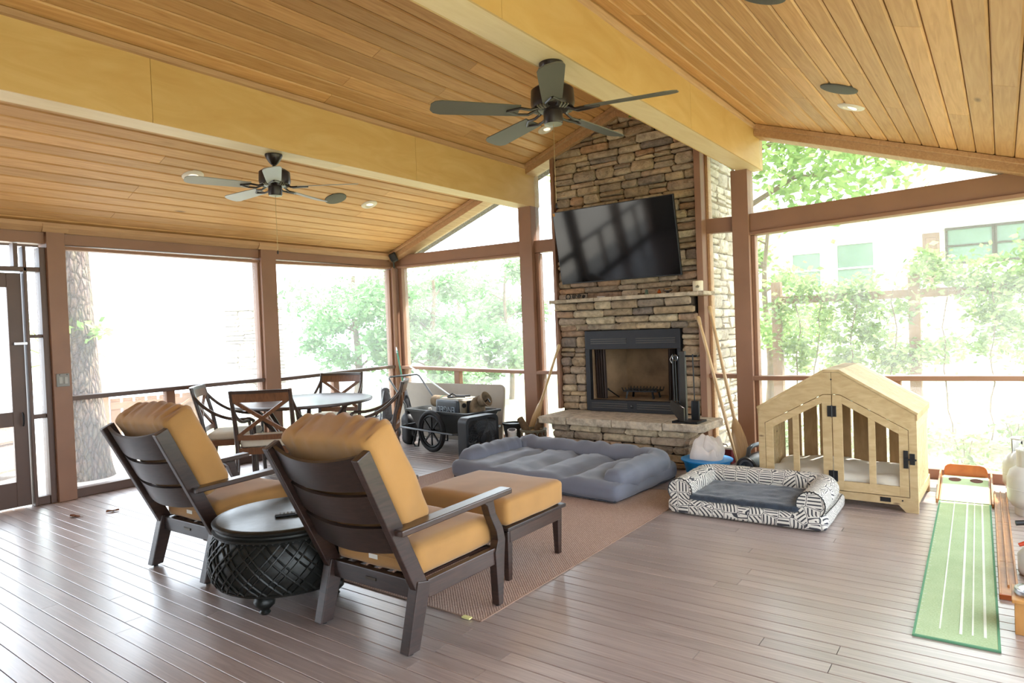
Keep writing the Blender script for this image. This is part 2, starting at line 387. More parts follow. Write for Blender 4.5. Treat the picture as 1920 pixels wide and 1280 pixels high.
# rake boards under the roof slope
for x0, x1 in ((-7.12, -4.87), (-4.65, XC), (XC, -2.13), (-1.92, .33)):
    za, zb = zc(x0)-.115, zc(x1)-.115
    hbar(wb, 'rake_board', 'mould', x0, x1, 6.7, 6.93, za, zb, .112)
    hbar(wb, 'rake_moulding', 'mould', x0, x1, 6.66, 6.7, za+.07, zb+.07, .042)
def scr(root, pts): MB().add(pts, [tuple(range(len(pts)))]).build('screen', 'screen', root, loc=tuple(-q for q in root.location))
for x0, x1 in ((-7.0, -4.86), (-4.65, -4.3), (-2.45, -2.185), (-2.0, .27)):
    scr(wb, [(x0, 6.885, .085), (x1, 6.885, .085), (x1, 6.885, 2.37), (x0, 6.885, 2.37)])
for x0, x1 in ((-6.75, -4.84), (-4.65, -4.3), (-2.45, -2.185), (-2.02, .0)):
    scr(wb, [(x0, 6.885, 2.53), (x1, 6.885, 2.53), (x1, 6.885, max(2.54, zc(x1)-.1)), (x0, 6.885, max(2.54, zc(x0)-.1))])
# right wall, just outside the frame
wr_ = thing('wall_right', 'screened wall of brown posts and rails on the garden side', 'wall', (XR, 0, 0), kind='structure')
for a, b in ((4.3, 4.48), (1.9, 2.08), (-.5, -.32), (-2.6, -2.42)): bx(wr_, 'post', 'paint', .3, .48, a, b, 0, 2.52)
bx(wr_, 'header_beam', 'paint', .32, .45, YN, 6.8, 2.38, 2.54)
for a, b in ((4.48, 6.79), (2.08, 4.3), (-.32, 1.9), (-2.42, -.5)):
    bx(wr_, 'rail', 'paint', .32, .44, a, b, .87, .912); bx(wr_, 'bottom_plate', 'paint', .33, .44, a, b, 0, .085)
    scr(wr_, [(.38, a, .085), (.38, b, .085), (.38, b, 2.38), (.38, a, 2.38)])
# unseen house wall behind the camera; siding darkened so less light bounces onto the ceiling
wn = thing('wall_house', 'darkened lap sided house wall at the near end of the porch', 'wall', (XC, YN, 0), kind='structure')
MT['siding'] = plain('siding_darkened', '#7d7368', .6, var=.04)
for i in range(20):
    z = i*.18; hw = min(3.75, (ZR-.05-z-.18)/SL)
    if hw < .2: break
    MB().prism([(0, z), (.03, z), (.008, z+.18), (0, z+.18)], 'x', -hw, hw).build('siding_board', 'siding', wn)
# big boxed beams
def big_beam(x0, x1, label, seams):
    b = thing('ceiling_beam', label, 'beam', (x0, 0, 2.95), kind='structure')
    zt0, zt1 = zc(x0)-.001, zc(x1)-.001
    ys = [YN]+seams+[6.97]
    for a, c in zip(ys, ys[1:]):
        MB().box(x1-x0-.012, x1-x0, a+.0015, c-.0015, 0, zt1-2.955).build('side_panel', 'beam', b)
        MB().box(0, .012, a+.0015, c-.0015, 0, zt0-2.955).build('side_panel', 'beam', b)
    for a, c in zip(ys, ys[1:]):
        a2, c2 = (a-.9 if a > YN else a), (c-.9 if c < 6.9 else c)
        MB().box(.0125, x1-x0-.0125, a2+.001, c2-.001, .0, .012).build('bottom_panel', 'beam_under', b)
    MB().box(.02, x1-x0-.02, YN+.01, 6.95, .02, min(zt0, zt1)-2.96).build('core', 'backing', b)
    for sx, xx in ((1, x1), (-1, x0)):
        zt = zc(xx)-2.95
        MB().prism([(xx-x0, zt-.05), (xx-x0+sx*.02, zt-.042), (xx-x0+sx*.028, zt-.01-(.01 if sx*(xx-XC) > 0 else -.004)), (xx-x0, zt-.003)], 'y', YN, 6.7).build('moulding', 'mould', b)
    MB().box(.0, x1-x0, 6.97, 6.985, 0, min(zt0, zt1)-2.96).build('end_cap', 'beam', b)
    return b
big_beam(-4.87, -4.65, 'boxed golden plywood beam carrying the smaller distant fan', [-.18, 2.26, 4.81])
big_beam(-2.13, -1.92, 'boxed golden plywood beam carrying the larger near fan', [.2, 2.62, 5.06])

# ------------------------------------------------------------------ ceiling fixtures
def slope_rot(x): return (0, TH if x > XC else -TH, 0)
MT['glow'] = plain('lamp_lens', '#f2efe6', .3, var=.02)
_b = MT['glow'].node_tree.nodes['Principled BSDF']; _b.inputs['Emission Color'].default_value = (1, .93, .8, 1); _b.inputs['Emission Strength'].default_value = .55
MT['trim_white'] = plain('lamp_trim', '#d9cfc0', .45, var=.03)
def downlight(x, y, label):
    o = thing('recessed_light', label, 'ceiling light', (x, y, zc(x)), group='recessed downlights'); o.rotation_euler = slope_rot(x)
    MB().lathe([(.048, -.004), (.055, -.013), (.085, -.010), (.095, -.002), (.095, .004), (.048, .004)], 28).build('trim_ring', 'trim_white', o, smooth=True)
    T = Matrix.Rotation(R(18), 4, 'Y')
    MB().lathe([(.0001, -.012), (.03, -.011), (.046, -.004), (.046, .002)], 20, T=T).build('lamp', 'glow', o, smooth=True)
downlight(-.87, 5.51, 'round white recessed downlight beside the grey speaker on the right slope')
downlight(-5.99, 3.25, 'round white recessed downlight left of the distant fan')
downlight(-5.98, 5.37, 'round white recessed downlight just right of the grey speaker near the corner')
downlight(-4.04, 6.26, 'round recessed downlight on the middle slope beneath the near fan')
MT['grille'] = plain('speaker_grille', '#56544e', .6, .3, var=.1, nscale=60, bump=.4, bscale=900)
def speaker(x, y, label):
    o = thing('ceiling_speaker', label, 'speaker', (x, y, zc(x)), group='ceiling speakers'); o.rotation_euler = slope_rot(x)
    MB().lathe([(.0001, -.012), (.1, -.011), (.112, -.008), (.112, .0)], 32).build('grille', 'grille', o, smooth=True)
    MB().lathe([(.112, -.009), (.12, -.006), (.12, .003), (.112, .003)], 32).build('rim', 'grille', o, smooth=True)
speaker(-.86, 5.0, 'round grey ceiling speaker on the right slope behind the downlight')
speaker(-5.97, 4.87, 'round grey ceiling speaker on the left slope near the corner')
speaker(-.9, 3.33, 'round grey ceiling speaker cut off by the top edge of the picture')
# corner loudspeaker
cs = thing('wall_speaker', 'small black loudspeaker mounted high in the back left corner', 'speaker', (-7.0, 6.7, 2.47))
MB().tube([(-.06, .06, -.08), (-.02, .02, -.02), (0, 0, .03)], .012, 8).build('bracket', 'blackm', cs, smooth=True)
T = Matrix.Translation((.02, -.02, .06)) @ Matrix.Rotation(R(-45), 4, 'Z') @ Matrix.Rotation(R(25), 4, 'X')
MB().box(-.06, .06, -.05, .05, -.07, .06, T).build('cabinet', 'black', cs, bevel=.02)
MB().lathe([(.0001, .006), (.03, .0), (.045, .004), (.05, .0)], 16, T=T @ Matrix.Translation((0, -.051, 0)) @ Matrix.Rotation(PI/2, 4, 'X')).build('cone', 'grille', cs, smooth=True)

def ceiling_fan(loc, zrod, zmot, zbl, RR, ang, label, blade_mat):
    f = thing('ceiling_fan', label, 'ceiling fan', loc, R(ang), group='ceiling fans')
    MB().lathe([(.02, -.085), (.035, -.07), (.06, -.035), (.07, -.012), (.07, 0)], 28).build('canopy', 'bronze', f, smooth=True)
    MB().lathe([(.013, zmot+.07), (.013, -.07)], 12).build('downrod', 'bronze', f, smooth=True)
    MB().lathe([(.03, zmot+.075), (.09, zmot+.068), (.122, zmot+.045), (.126, zmot-.03), (.118, zmot-.055), (.08, zmot-.07), (.05, zmot-.075)], 36).build('motor_housing', 'bronze', f, smooth=True)
    MB().lathe([(.055, zmot-.07), (.055, zmot-.135), (.05, zmot-.145), (.0001, zmot-.15)], 28).build('switch_cup', 'bronze', f, smooth=True)
    MB().lathe([(.052, zmot-.146), (.03, zmot-.152), (.0001, zmot-.153)], 24).build('cup_cap', plain('cup_cap_metal', '#9a9c8c', .4, .3), f, smooth=True)
    for k in range(5):
        a = 2*PI*k/5
        T = Matrix.Rotation(a, 4, 'Z')
        b = MB()
        tw = R(12); L0, L1, w0, w1 = .2, RR, .055, .07
        out = [(L0, -w0), (L0+.1, -w0-.004), (L1-.06, -w1), (L1-.02, -w1+.012), (L1, -w1+.04), (L1, w1-.04), (L1-.02, w1-.012), (L1-.06, w1), (L0+.1, w0+.004), (L0, w0)]
        n = len(out); Tb = T @ Matrix.Translation((0, 0, zbl)) @ Matrix.Rotation(tw, 4, 'X')
        b.add([(u, v, .003) for u, v in out]+[(u, v, -.003) for u, v in out], [tuple(range(n)), tuple(range(2*n-1, n-1, -1))]+[(i, n+i, n+(i+1) % n, (i+1) % n) for i in range(n)], Tb)
        bo = b.build('blade', blade_mat, f)
        m = MB(); P = lambda *q: tuple(T @ Vector(q))
        m.tube([P(.085, .02, zmot-.06), P(.14, .03, zbl-.004), P(.2, .036, zbl), P(.27, .0, zbl-.006)], .008, 6)
        m.tube([P(.085, -.02, zmot-.06), P(.14, -.03, zbl-.012), P(.2, -.036, zbl-.012), P(.27, .0, zbl-.006)], .008, 6)
        m.build('blade_arm', 'bronze', bo, smooth=True)
        v = MB()
        for q in (-.03, 0, .03):
            c2, s2 = math.cos(a+PI/5+q*6), math.sin(a+PI/5+q*6)
            v.bar((c2*.119, s2*.119, zmot-.058), (c2*.088, s2*.088, zmot-.072), .008, .01)
        v.build('vent_ribs', plain('vent_metal', '#8a8676', .4, .5), f)
    MB().tube([(.03, 0, zmot-.15), (.03, 0, zmot-.6)], .0018, 5).build('pull_chain', plain('brass_chain', '#a8946a', .4, .7), f)
    MB().lathe([(.0001, -.02), (.006, -.015), (.007, 0), (.003, .012), (.0001, .014)], 10, (.03, 0, zmot-.61)).build('chain_pull', 'bronze', f, smooth=True)
    return f
MT['blade1'] = plain('blade_dark', '#5c5a50', .38, var=.06, nscale=4)
MT['blade2'] = plain('blade_grey', '#8f8d88', .4, var=.05, nscale=4)
ceiling_fan((-2.04, 3.24, 2.95), 0, -.20, -.275, .70, -58, 'large dark bronze ceiling fan hanging under the nearer beam', 'blade1')
ceiling_fan((-4.79, 3.29, 2.95), 0, -.19, -.265, .68, -36, 'dark bronze ceiling fan with grey blades under the farther beam', 'blade2')

# ------------------------------------------------------------------ stone fireplace
FX, FY = -3.38, 6.75
fp = thing('stone_fireplace', 'tall stacked ledge stone fireplace with mantel shelf and raised hearth', 'fireplace', (FX, FY, 0))
FL = (-FX, -FY, 0)
def fbx(name, mat, x0, x1, y0, y1, z0, z1, bevel=.003, par=None): return MB().box(x0, x1, y0, y1, z0, z1).build(name, mat, par or fp, loc=(0, 0, 0) if par else FL, bevel=bevel)
bk = MB()
bk.box(-4.265, -3.92, 6.79, 6.95, .4, 3.45); bk.box(-2.75, -2.535, 6.79, 6.95, .4, 3.45); bk.box(-3.92, -2.75, 6.79, 6.95, 1.39, 3.45)
bk.prism([(-4.265, 3.45), (-2.535, 3.45), (XC, zc(XC)-.06)], 'y', 6.79, 6.95)
bk.box(-4.06, -2.53, 6.24, 6.79, 0, .385); bk.box(-4.265, -2.535, 6.79, 6.95, 0, .4)
bk.build('masonry_core', 'mortar', fp, loc=FL)
def stone_mesh(w, h, d, rough=1.0):
    """irregular ledge stone: octagonal outline, pillowed front; front toward -Y, centred on its face"""
    c = min(w, h)*random.uniform(.14, .3); j = lambda a: random.uniform(-a, a)*rough
    ol = [(-w/2+c, -h/2), (w/2-c, -h/2), (w/2, -h/2+c), (w/2, h/2-c), (w/2-c, h/2), (-w/2+c, h/2), (-w/2, h/2-c), (-w/2, -h/2+c)]
    ol = [(u+j(.006), v+j(min(.006, h*.09))) for u, v in ol]
    m = MB(); ins = min(.012, h*.16)
    k2 = [(1-2*ins/w), (1-2*ins/h)]
    tx, tz = j(.12), j(.12)
    vs = [(u, 0, v) for u, v in ol]+[(u, -d*.62+j(.003), v) for u, v in ol]+[(u*k2[0]+j(.004), -d+tx*u*.25+tz*v+j(.004), v*k2[1]+j(.003)) for u, v in ol]+[(j(w*.2), -d-.004+j(.005), j(h*.15))]
    n = 8; fs = []
    for L in (0, 1):
        for i in range(n): fs.append((L*n+i, L*n+(i+1) % n, (L+1)*n+(i+1) % n, (L+1)*n+i))
    for i in range(n): fs.append((2*n+i, 2*n+(i+1) % n, 3*n))
    return m.add(vs, fs)
def lay(root, spans, z0, h, place, wr=(.13, .42), mat='stone', dep=(.03, .062)):
    """one course of stones; spans = list of (u0,u1)"""
    for u0, u1 in spans:
        u = u0
        while u < u1-.004:
            w = random.uniform(*wr)
            if h > .1: w = random.uniform(wr[0]*1.1, wr[1]*.8)
            if u1-(u+w) < wr[0]*.75: w = u1-u
            if h > .095 and random.random() < .45 and w > .14:
                hs = [h*random.uniform(.4, .6)]; hs.append(h-hs[0])
            else: hs = [h]
            zz = z0
            for hh in hs:
                o = stone_mesh(w-.005, hh-.005, random.uniform(*dep)).build('stone', mat, root, smooth=True, ang=55)
                place(o, u+w/2, zz+hh/2); zz += hh
            u += w
def courses(z0, z1, marks, hs=(.055, .065, .08, .09, .11, .125)):
    out = []; z = z0; mk = sorted(m for m in marks if z0 < m < z1)+[z1]
    for m in mk:
        while z < m-.001:
            h = random.choice(hs)
            if m-(z+h) < .045: h = m-z
            out.append((z, h)); z += h
    return out
def put_front(o, u, z): o.location = (u-FX, 6.795-FY, z); o.rotation_euler = (0, random.uniform(-.02, .02), 0)
for z, h in courses(.465, 3.8, (1.39, 1.75)):
    hw = (ZR-.075-(z+h*.35))/SL
    a, b = max(-4.265, XC-hw), min(-2.537, XC+hw)
    if b-a < .12: continue
    zm = z+h/2
    if zm < 1.39: spans = [(a, -3.925), (-2.745, b)]; ww = (.11, .3)
    elif 1.45 < zm < 1.75: continue
    else: spans = [(a, b)]; ww = (.15, .46)
    lay(fp, spans, z, h, put_front, ww)
# corbelled courses beneath the mantel
for z, h, x0, x1, yf in ((1.39, .075, -4.26, -2.54, 6.78), (1.465, .08, -4.23, -2.54, 6.70), (1.545, .08, -4.2, -2.54, 6.62), (1.625, .088, -4.18, -2.55, 6.55)):
    if yf < 6.78: fbx('corbel_core', 'mortar', x0+.03, x1-.03, yf, 6.79, z+.002, z+h-.002, 0)
    def pc(o, u, zz, yf=yf): o.location = (u-FX, yf+.005-FY, zz)
    lay(fp, [(x0, x1)], z, h, pc, (.17, .45), dep=(.035, .055))
# mantel shelf of three slabs
for x0, x1 in ((-4.205, -3.62), (-3.617, -3.4), (-3.397, -2.375)):
    fbx('mantel_slab', 'slab', x0, x1, 6.44, 6.77, 1.714, 1.754, .006)
# raised hearth
def put_h(o, u, z): o.location = (u-FX, 6.245-FY, z)
for z, h in courses(0, .382, (), (.05, .06, .075, .085)): lay(fp, [(-4.07, -2.515)], z, h, put_h, (.15, .4), dep=(.03, .07))
def put_hr(o, u, z): o.location = (-2.535-FX, u-FY, z); o.rotation_euler = (0, 0, PI/2)
for z, h in courses(0, .382, (), (.075, .085, .1)): lay(fp, [(6.2, 6.7)], z, h, put_hr, (.14, .3))
sx = [-4.19, -3.83, -3.28, -2.72, -2.3]
for i, (x0, x1) in enumerate(zip(sx, sx[1:])):
    m = MB(); cut = .05 if i == 3 else 0
    poly = [(x0+.002, 6.11), (x1-.002-cut, 6.11), (x1-.002, 6.11+cut), (x1-.002, 6.7 if i == 3 else 6.77), (x0+.002, 6.77)]
    if i == 3: poly = [(x0+.002, 6.11), (x1-cut, 6.11), (x1, 6.11+cut), (x1, 6.68), (-2.53, 6.69), (-2.53, 6.77), (x0+.002, 6.77)]
    m.prism(poly, 'z', .385, .462).build('hearth_slab', 'slab', fp, loc=FL, bevel=.012)
# black metal firebox
MT['fbblack'] = plain('firebox_black', '#26272b', .5, .3, var=.1)
fb = fbx('firebox', 'fbblack', -3.918, -2.752, 6.735, 6.8, 1.172, 1.385, .004)
def fsub(name, mat, x0, x1, y0, y1, z0, z1, bevel=.002): return fbx(name, mat, x0, x1, y0, y1, z0, z1, bevel, fb)
fsub('lower_panel', 'fbblack', -3.865, -2.79, 6.71, 6.8, .465, .592); fsub('side_panel', 'fbblack', -3.918, -3.862, 6.735, 6.8, .465, 1.172); fsub('side_panel', 'fbblack', -2.792, -2.752, 6.735, 6.8, .465, 1.172)
MT['louver'] = plain('louver_edge', '#57524c', .45, .3)
for z0, y0 in ((1.235, 6.728), (.505, 6.703)):
    for x0, x1 in ((-3.84, -3.385), (-3.27, -2.81)):
        for k in range(3):
            fsub('louver', 'louver', x0, x1, y0, y0+.01, z0+k*.024, z0+k*.024+.007, .001)
            fsub('louver_slot', 'black', x0, x1, y0+.004, y0+.008, z0+k*.024+.008, z0+k*.024+.016, 0)
MB().lathe([(.0001, .006), (.016, .004), (.02, 0)], 16, T=Matrix.Translation((-3.33, 6.71, .53)) @ Matrix.Rotation(PI/2, 4, 'X')).build('knob', 'black', fb, smooth=True)
MT['firebrick'] = plain('sooty_firebrick', '#8d7357', .9, var=.35, nscale=4, bump=.2, bscale=30)
ib = MB()   # open-fronted chamber with splayed sides
o8 = [(-3.862, 6.8, .592), (-2.792, 6.8, .592), (-2.95, 7.28, .6), (-3.66, 7.28, .6), (-3.862, 6.8, 1.172), (-2.792, 6.8, 1.172), (-2.95, 7.28, 1.172), (-3.66, 7.28, 1.172)]
ib.add(o8, [(0, 1, 2, 3)]).build('chamber_floor', plain('ash_floor', '#9a8468', .9, var=.25, nscale=6), fb)
for nm, q in (('chamber_back', (3, 2, 6, 7)), ('chamber_side', (0, 3, 7, 4)), ('chamber_side', (2, 1, 5, 6))):
    MB().add([o8[i] for i in q], [(0, 1, 2, 3)]).build(nm, 'firebrick', fb)
MB().add([o8[i] for i in (4, 5, 6, 7)], [(0, 1, 2, 3)]).build('chamber_top', 'black', fb)
MT['curtain'] = plain('mesh_curtain', '#3a2c27', .6, .3, var=.2)
for xa, xb in ((-3.84, -3.7), (-2.93, -2.8)):
    vs_, fs_ = [], []; N = 28
    for i in range(N+1):
        u = i/N; x = xa+(xb-xa)*u; yy = 6.82+.016*math.sin(u*PI*9)
        sh = .02*(1 if xa > -3.4 else -1)
        vs_ += [(x+sh*(.5-u)*0, yy, 1.165), (x+(.01 if xa < -3.4 else -.01), yy+.004, .6)]
    for i in range(N): fs_.append((2*i, 2*i+2, 2*i+3, 2*i+1))
    MB().add(vs_, fs_).build('mesh_curtain', 'curtain', fb, smooth=True, ang=80)
# exterior chimney stack
ch = thing('chimney_stack', 'sunlit pale stone chimney side seen outside through the narrow screen', 'chimney', (-3.38, 7.36, -.2))
m_ = MB(); m_.box(-.87, .855, -.02, .4, 0, 5.0); m_.box(.7, .855, -.385, -.02, 0, 5.0); m_.box(-.87, -.72, -.385, -.02, 0, 5.0); m_.build('masonry_core', 'mortar', ch)
def put_c(o, u, z): o.location = (.85, u-7.36, z); o.rotation_euler = (0, 0, PI/2)
for z, h in courses(.1, 4.0, (), (.09, .11, .13, .16)): lay(ch, [(6.98, 7.77)], z, h, put_c, (.18, .4), mat='stone_pale', dep=(.04, .07))
# ------------------------------------------------------------------ rug
MT['rugm'] = None
t = NT('woven_rug'); v = t.coords((1, 1, 1), rnd=False)
wv = t.new('TexWave'); wv.bands_direction = 'DIAGONAL'; wv.inputs['Scale'].default_value = 34; wv.inputs['Distortion'].default_value = 1.5; t.link(v, wv.inputs['Vector'])
nz = t.new('TexNoise'); nz.inputs['Scale'].default_value = 60; nz.inputs['Detail'].default_value = 6; t.link(v, nz.inputs['Vector'])
nl = t.new('TexNoise'); nl.inputs['Scale'].default_value = 2.2; t.link(v, nl.inputs['Vector'])
f_ = t.math('ADD', t.math('MULTIPLY', wv.outputs['Fac'], .45), t.math('MULTIPLY', nz.outputs['Fac'], .55))
rp = t.ramp([(.25, hexc('#86695c')), (.5, hexc('#a6897b')), (.8, hexc('#c0a696'))], f_)
c_ = t.mix(t.math('MULTIPLY', nl.outputs['Fac'], .35), rp.outputs[0], hexc('#957a6e')); t.link(c_, t.b.inputs['Base Color']); t.b.inputs['Roughness'].default_value = .95
t.bump(f_, .6, .004); MT['rugm'] = t.m
rug = thing('area_rug', 'flat woven brown outdoor rug under the ottoman and grey dog bed', 'rug', (-3.42, 3.9, 0))
MB().box(-1.30, 1.31, -1.39, 1.45, .001, .0045).build('weave', 'rugm', rug)
bd = MB()
for p, q in (((-1.30, -1.39), (1.31, -1.39)), ((1.31, -1.39), (1.31, 1.45)), ((1.31, 1.45), (-1.30, 1.45)), ((-1.30, 1.45), (-1.30, -1.39))):
    bd.tube([(*p, .0035), (*q, .0035)], .0032, 8)
bd.build('binding', plain('rug_binding', '#8f7362', .9), rug, smooth=True)
MB().box(1.2, 1.25, -1.41, -1.385, .004, .011).build('tape_tag', plain('yellow_tape', '#d7cf8d', .8), rug)

# ------------------------------------------------------------------ lounge chairs
def make_lounge(label, loc, rz):
    c = thing('lounge_chair', label, 'armchair', loc, rz, group='matching dark wood lounge chairs')
    d = Vector((0, -.439, .898)); n = Vector((0, .898, .439)); b0 = Vector((0, .075, .27))
    for s in (-1, 1):
        x = s*.305
        MB().prism([(-.045, .012), (.03, .012), (.12, .30), (.035, .32)], 'x', x-.028, x+.028).build('leg', 'dwood', c, bevel=.004)
        MB().lathe([(.014, 0), (.014, .02)], 10, (x, -.005, 0)).build('glide', 'black', c)
        MB().bar(b0+Vector((x, 0, 0)), b0+d*.752+Vector((x*1.04, 0, 0)), .04, .08, up=(0, .898, .439)).build('back_stile', 'dwood', c, bevel=.005)
        fl = [(.598, .012), (.635, .012), (.662, .27), (.672, .345), (.655, .41), (.60, .50), (.585, .575), (.50, .575), (.535, .545), (.553, .49), (.60, .40), (.61, .35), (.585, .29)]
        xs = s*.325
        MB().prism(fl, 'x', xs-.024, xs+.024).build('front_leg', 'dwood', c, bevel=.004)
        MB().lathe([(.012, .0052), (.012, .02)], 10, (xs, .616, 0)).build('glide', 'black', c)
        MB().bar((s*.342, -.095, .578), (s*.342, .705, .596), .078, .03).build('armrest', 'dwoody', c, bevel=.006)
        MB().bar((s*.315, .1, .268), (s*.322, .60, .272), .035, .085).build('side_rail', 'dwoody', c, bevel=.004)
    MB().box(-.28, .28, .05, .085, .225, .31).build('rear_rail', 'dwoodx', c, bevel=.004)
    MB().box(-.30, .30, .60, .635, .235, .31).build('front_rail', 'dwoodx', c, bevel=.004)
    MB().box(-.035, .035, .044, .051, .262, .276).build('name_plate', plain('plate_metal', '#4d443c', .35, .8), c)
    for k in range(6):
        xx = -.24+k*.096
        MB().box(xx-.025, xx+.025, .085, .60, .296, .308).build('seat_slat', 'dwoody', c)
    for s0, s1 in ((.222, .365), (.393, .542), (.57, .748)):
        m = MB(); N = 14; vs_ = []; fs_ = []
        for i in range(N+1):
            u = -1+2*i/N; x = u*.295; off = -.05*(1-u*u)
            for ss, tt in ((s0, -.009), (s1, -.009), (s1, .009), (s0, .009)):
                e = ss+(-.022*(1-u*u) if ss > .7 else 0)
                vs_.append(b0+d*e+n*(off+tt)+Vector((x, 0, 0)))
        for i in range(N):
            for k in range(4): fs_.append((i*4+k, i*4+(k+1) % 4, (i+1)*4+(k+1) % 4, (i+1)*4+k))
        fs_ += [(3, 2, 1, 0), (N*4, N*4+1, N*4+2, N*4+3)]
        m.add(vs_, fs_).build('back_slat', 'dwoodx', c, smooth=True, ang=50)
    sc = MB().cushion((0, .37, .385), (.585, .60, .15), .045, .025, 14, .006, 7, 3).build('seat_cushion', 'cush', c, smooth=True, ang=80)
    T = Matrix(((1, 0, 0, 0), (0, d.y, n.y, b0.y+d.y*.515+n.y*.145), (0, d.z, n.z, b0.z+d.z*.515+n.z*.145), (0, 0, 0, 1)))
    def fold(p, q):
        tf = max(0, (q[1]-.35)/.65); k = tf*tf
        p = p.copy(); w = .0045*k*(math.sin(q[0]*21+2*q[2])+.7*math.sin(q[0]*37+1.3)-abs(math.sin(q[0]*9+.5)))
        p.y += w-.008*k*q[0]*q[0]; p.z += w*1.1
        return p
    bc = MB().cushion((0, 0, 0), (.625, .565, .2), .05, .012, 34, .010, 6, 8, fold, .01, T).build('back_cushion', 'cush', c, smooth=True, ang=80)
    MB().box(-.03, .03, .066, .069, .36, .385).build('care_tag', 'tagw', sc)
    MB().tube([(-.285, .068, .385), (.285, .068, .385)], .0035, 6).build('seam', 'cush', sc, smooth=True)
    return c
make_lounge('dark slatted lounge chair with ochre cushions nearest the ottoman', (-2.48, 2.09, 0), 0)
make_lounge('dark slatted lounge chair with ochre cushions nearest the screen door', (-4.15, 2.06, 0), R(1.5))

# ottoman
ot = thing('ottoman', 'dark wood ottoman with a thick ochre cushion on the rug', 'ottoman', (-2.63, 3.28, .0012))
for sx in (-1, 1):
    for sy in (-1, 1):
        x, y = sx*.315, sy*.265
        MB().bar((x-sx*.0, y, 0.004), (x, y, .29), .034, .034, w2=.05, h2=.05).build('leg', 'dwood', ot, bevel=.004)
    MB().box(sx*.325-.018, sx*.325+.018, -.27, .27, .225, .298).build('side_apron', 'dwoody', ot, bevel=.003)
    MB().box(-.31, .31, sx*.275-.018, sx*.275+.018, .225, .298).build('end_apron', 'dwoodx', ot, bevel=.003)
MB().box(-.36, .36, -.31, .31, .298, .32).build('top_board', 'dwoodx', ot, bevel=.004)
MB().cushion((0, 0, .397), (.705, .61, .155), .035, .012, 16, .004, 6, 5).build('cushion', 'cush', ot, smooth=True, ang=80)

# drum table
dt = thing('drum_table', 'round dark drum side table with woven lattice sides between the lounge chairs', 'side table', (-3.28, 2.23, 0))
MT['drum'] = plain('drum_bronze', '#242523', .38, .45, var=.3, nscale=12, bump=.2, bscale=60)
MT['drumtop'] = plain('drum_top_patina', '#3c4444', .28, .35, var=.45, nscale=9, bump=.12, bscale=40)
prof = [(.30, .105), (.365, .115), (.395, .155), (.412, .22), (.41, .29), (.385, .365), (.365, .395)]
MB().lathe(prof, 48).build('body', 'drum', dt, smooth=True)
def dr(z):
    for (r0, z0), (r1, z1) in zip(prof, prof[1:]):
        if z0 <= z <= z1: return r0+(r1-r0)*(z-z0)/(z1-z0)
    return prof[-1][0]
for k in range(20):
    for sg in (-1, 1):
        m = MB()
        for off in (-.022, .022):
            pts = []
            for i in range(9):
                z = .135+i*.0315; a = 2*PI*k/20+sg*i/8*.62+off/.4; r = dr(z)+.004
                pts.append((r*math.cos(a), r*math.sin(a), z))
            m.tube(pts, .006, 5)
        m.build('lattice_strap', 'drum', dt, smooth=True)
MB().lathe([(.365, .395), (.385, .4), (.388, .412), (.372, .42), (.372, .43), (.385, .44), (.388, .452), (.38, .46), (.36, .462)], 56).build('rim', 'drum', dt, smooth=True)
MB().lathe([(.0001, .464), (.3, .464), (.362, .462), (.362, .455)], 56).build('top', 'drumtop', dt, smooth=True)
bm_ = MB()
for k in range(72):
    a = 2*PI*k/72; bm_.lathe([(.0001, -.006), (.006, -.003), (.006, .003), (.0001, .006)], 5, (.374*math.cos(a), .374*math.sin(a), .397))
bb = bm_.build('beading', 'drum', dt, smooth=True)
MB().lathe([(.37, .118), (.382, .124), (.385, .135), (.376, .14)], 48).build('base_band', 'drum', dt, smooth=True)
for k in range(4):
    a = R(-62)+k*PI/2
    MB().lathe([(.022, 0), (.03, .01), (.022, .022), (.03, .03), (.052, .05), (.056, .07), (.045, .09), (.03, .108)], 18, (.27*math.cos(a), .27*math.sin(a), 0)).build('bun_foot', 'drum', dt, smooth=True)
rm = thing('remote_control', 'black remote control lying on the round drum table', 'remote', (-3.19, 2.2, .4645), R(-35))
MB().box(-.022, .022, -.085, .085, 0, .016).build('case', 'black', rm, bevel=.005)
for r_ in range(6):
    for q in (-.012, 0, .012): MB().box(q-.0035, q+.0035, -.06+r_*.02, -.053+r_*.02, .015, .018).build('button', plain('remote_button', '#6a6a6a', .6) if r_+q == 0 else 'louver', rm)

# ------------------------------------------------------------------ dining set
MT['dframe'] = wood('dining_frame', '#2a201c', '#4a372c', (4, 4, 20), .32, .04, .06, spec=.6)
MT['dbrown'] = wood('dining_brown', '#5a3b28', '#7a5236', (16, 4, 4), .35, .04, .06)
MT['ttop'] = plain('pale_glare_top', '#efeeea', .16, var=.03, nscale=14, coat=1)  # pale top whitened further, sky glare put into the base colour
tb = thing('dining_table', 'round dining table with a pale glossy top and curved dark legs', 'dining table', (-6.2, 4.5, 0))
MB().lathe([(.0001, .752), (.715, .752), (.715, .742), (.0001, .742)], 64).build('table_top', 'ttop', tb, smooth=True)
MB().lathe([(.70, .72), (.735, .722), (.745, .735), (.742, .75), (.73, .756), (.715, .753)], 64).build('rim', 'dframe', tb, smooth=True)
for k in range(6):
    a = PI*k/3+.3; c2, s2 = math.cos(a), math.sin(a)
    MB().tube([(c2*r, s2*r, z) for r, z in ((.56, .735), (.5, .66), (.38, .5), (.27, .34), (.26, .22), (.33, .1), (.42, .015))], [.028, .027, .025, .024, .024, .025, .026], 8).build('leg', 'dframe', tb, smooth=True)
MB().lathe([(.24, .27), (.27, .27), (.27, .3), (.24, .3), (.24, .27)], 32).build('ring', 'dframe', tb, smooth=True)
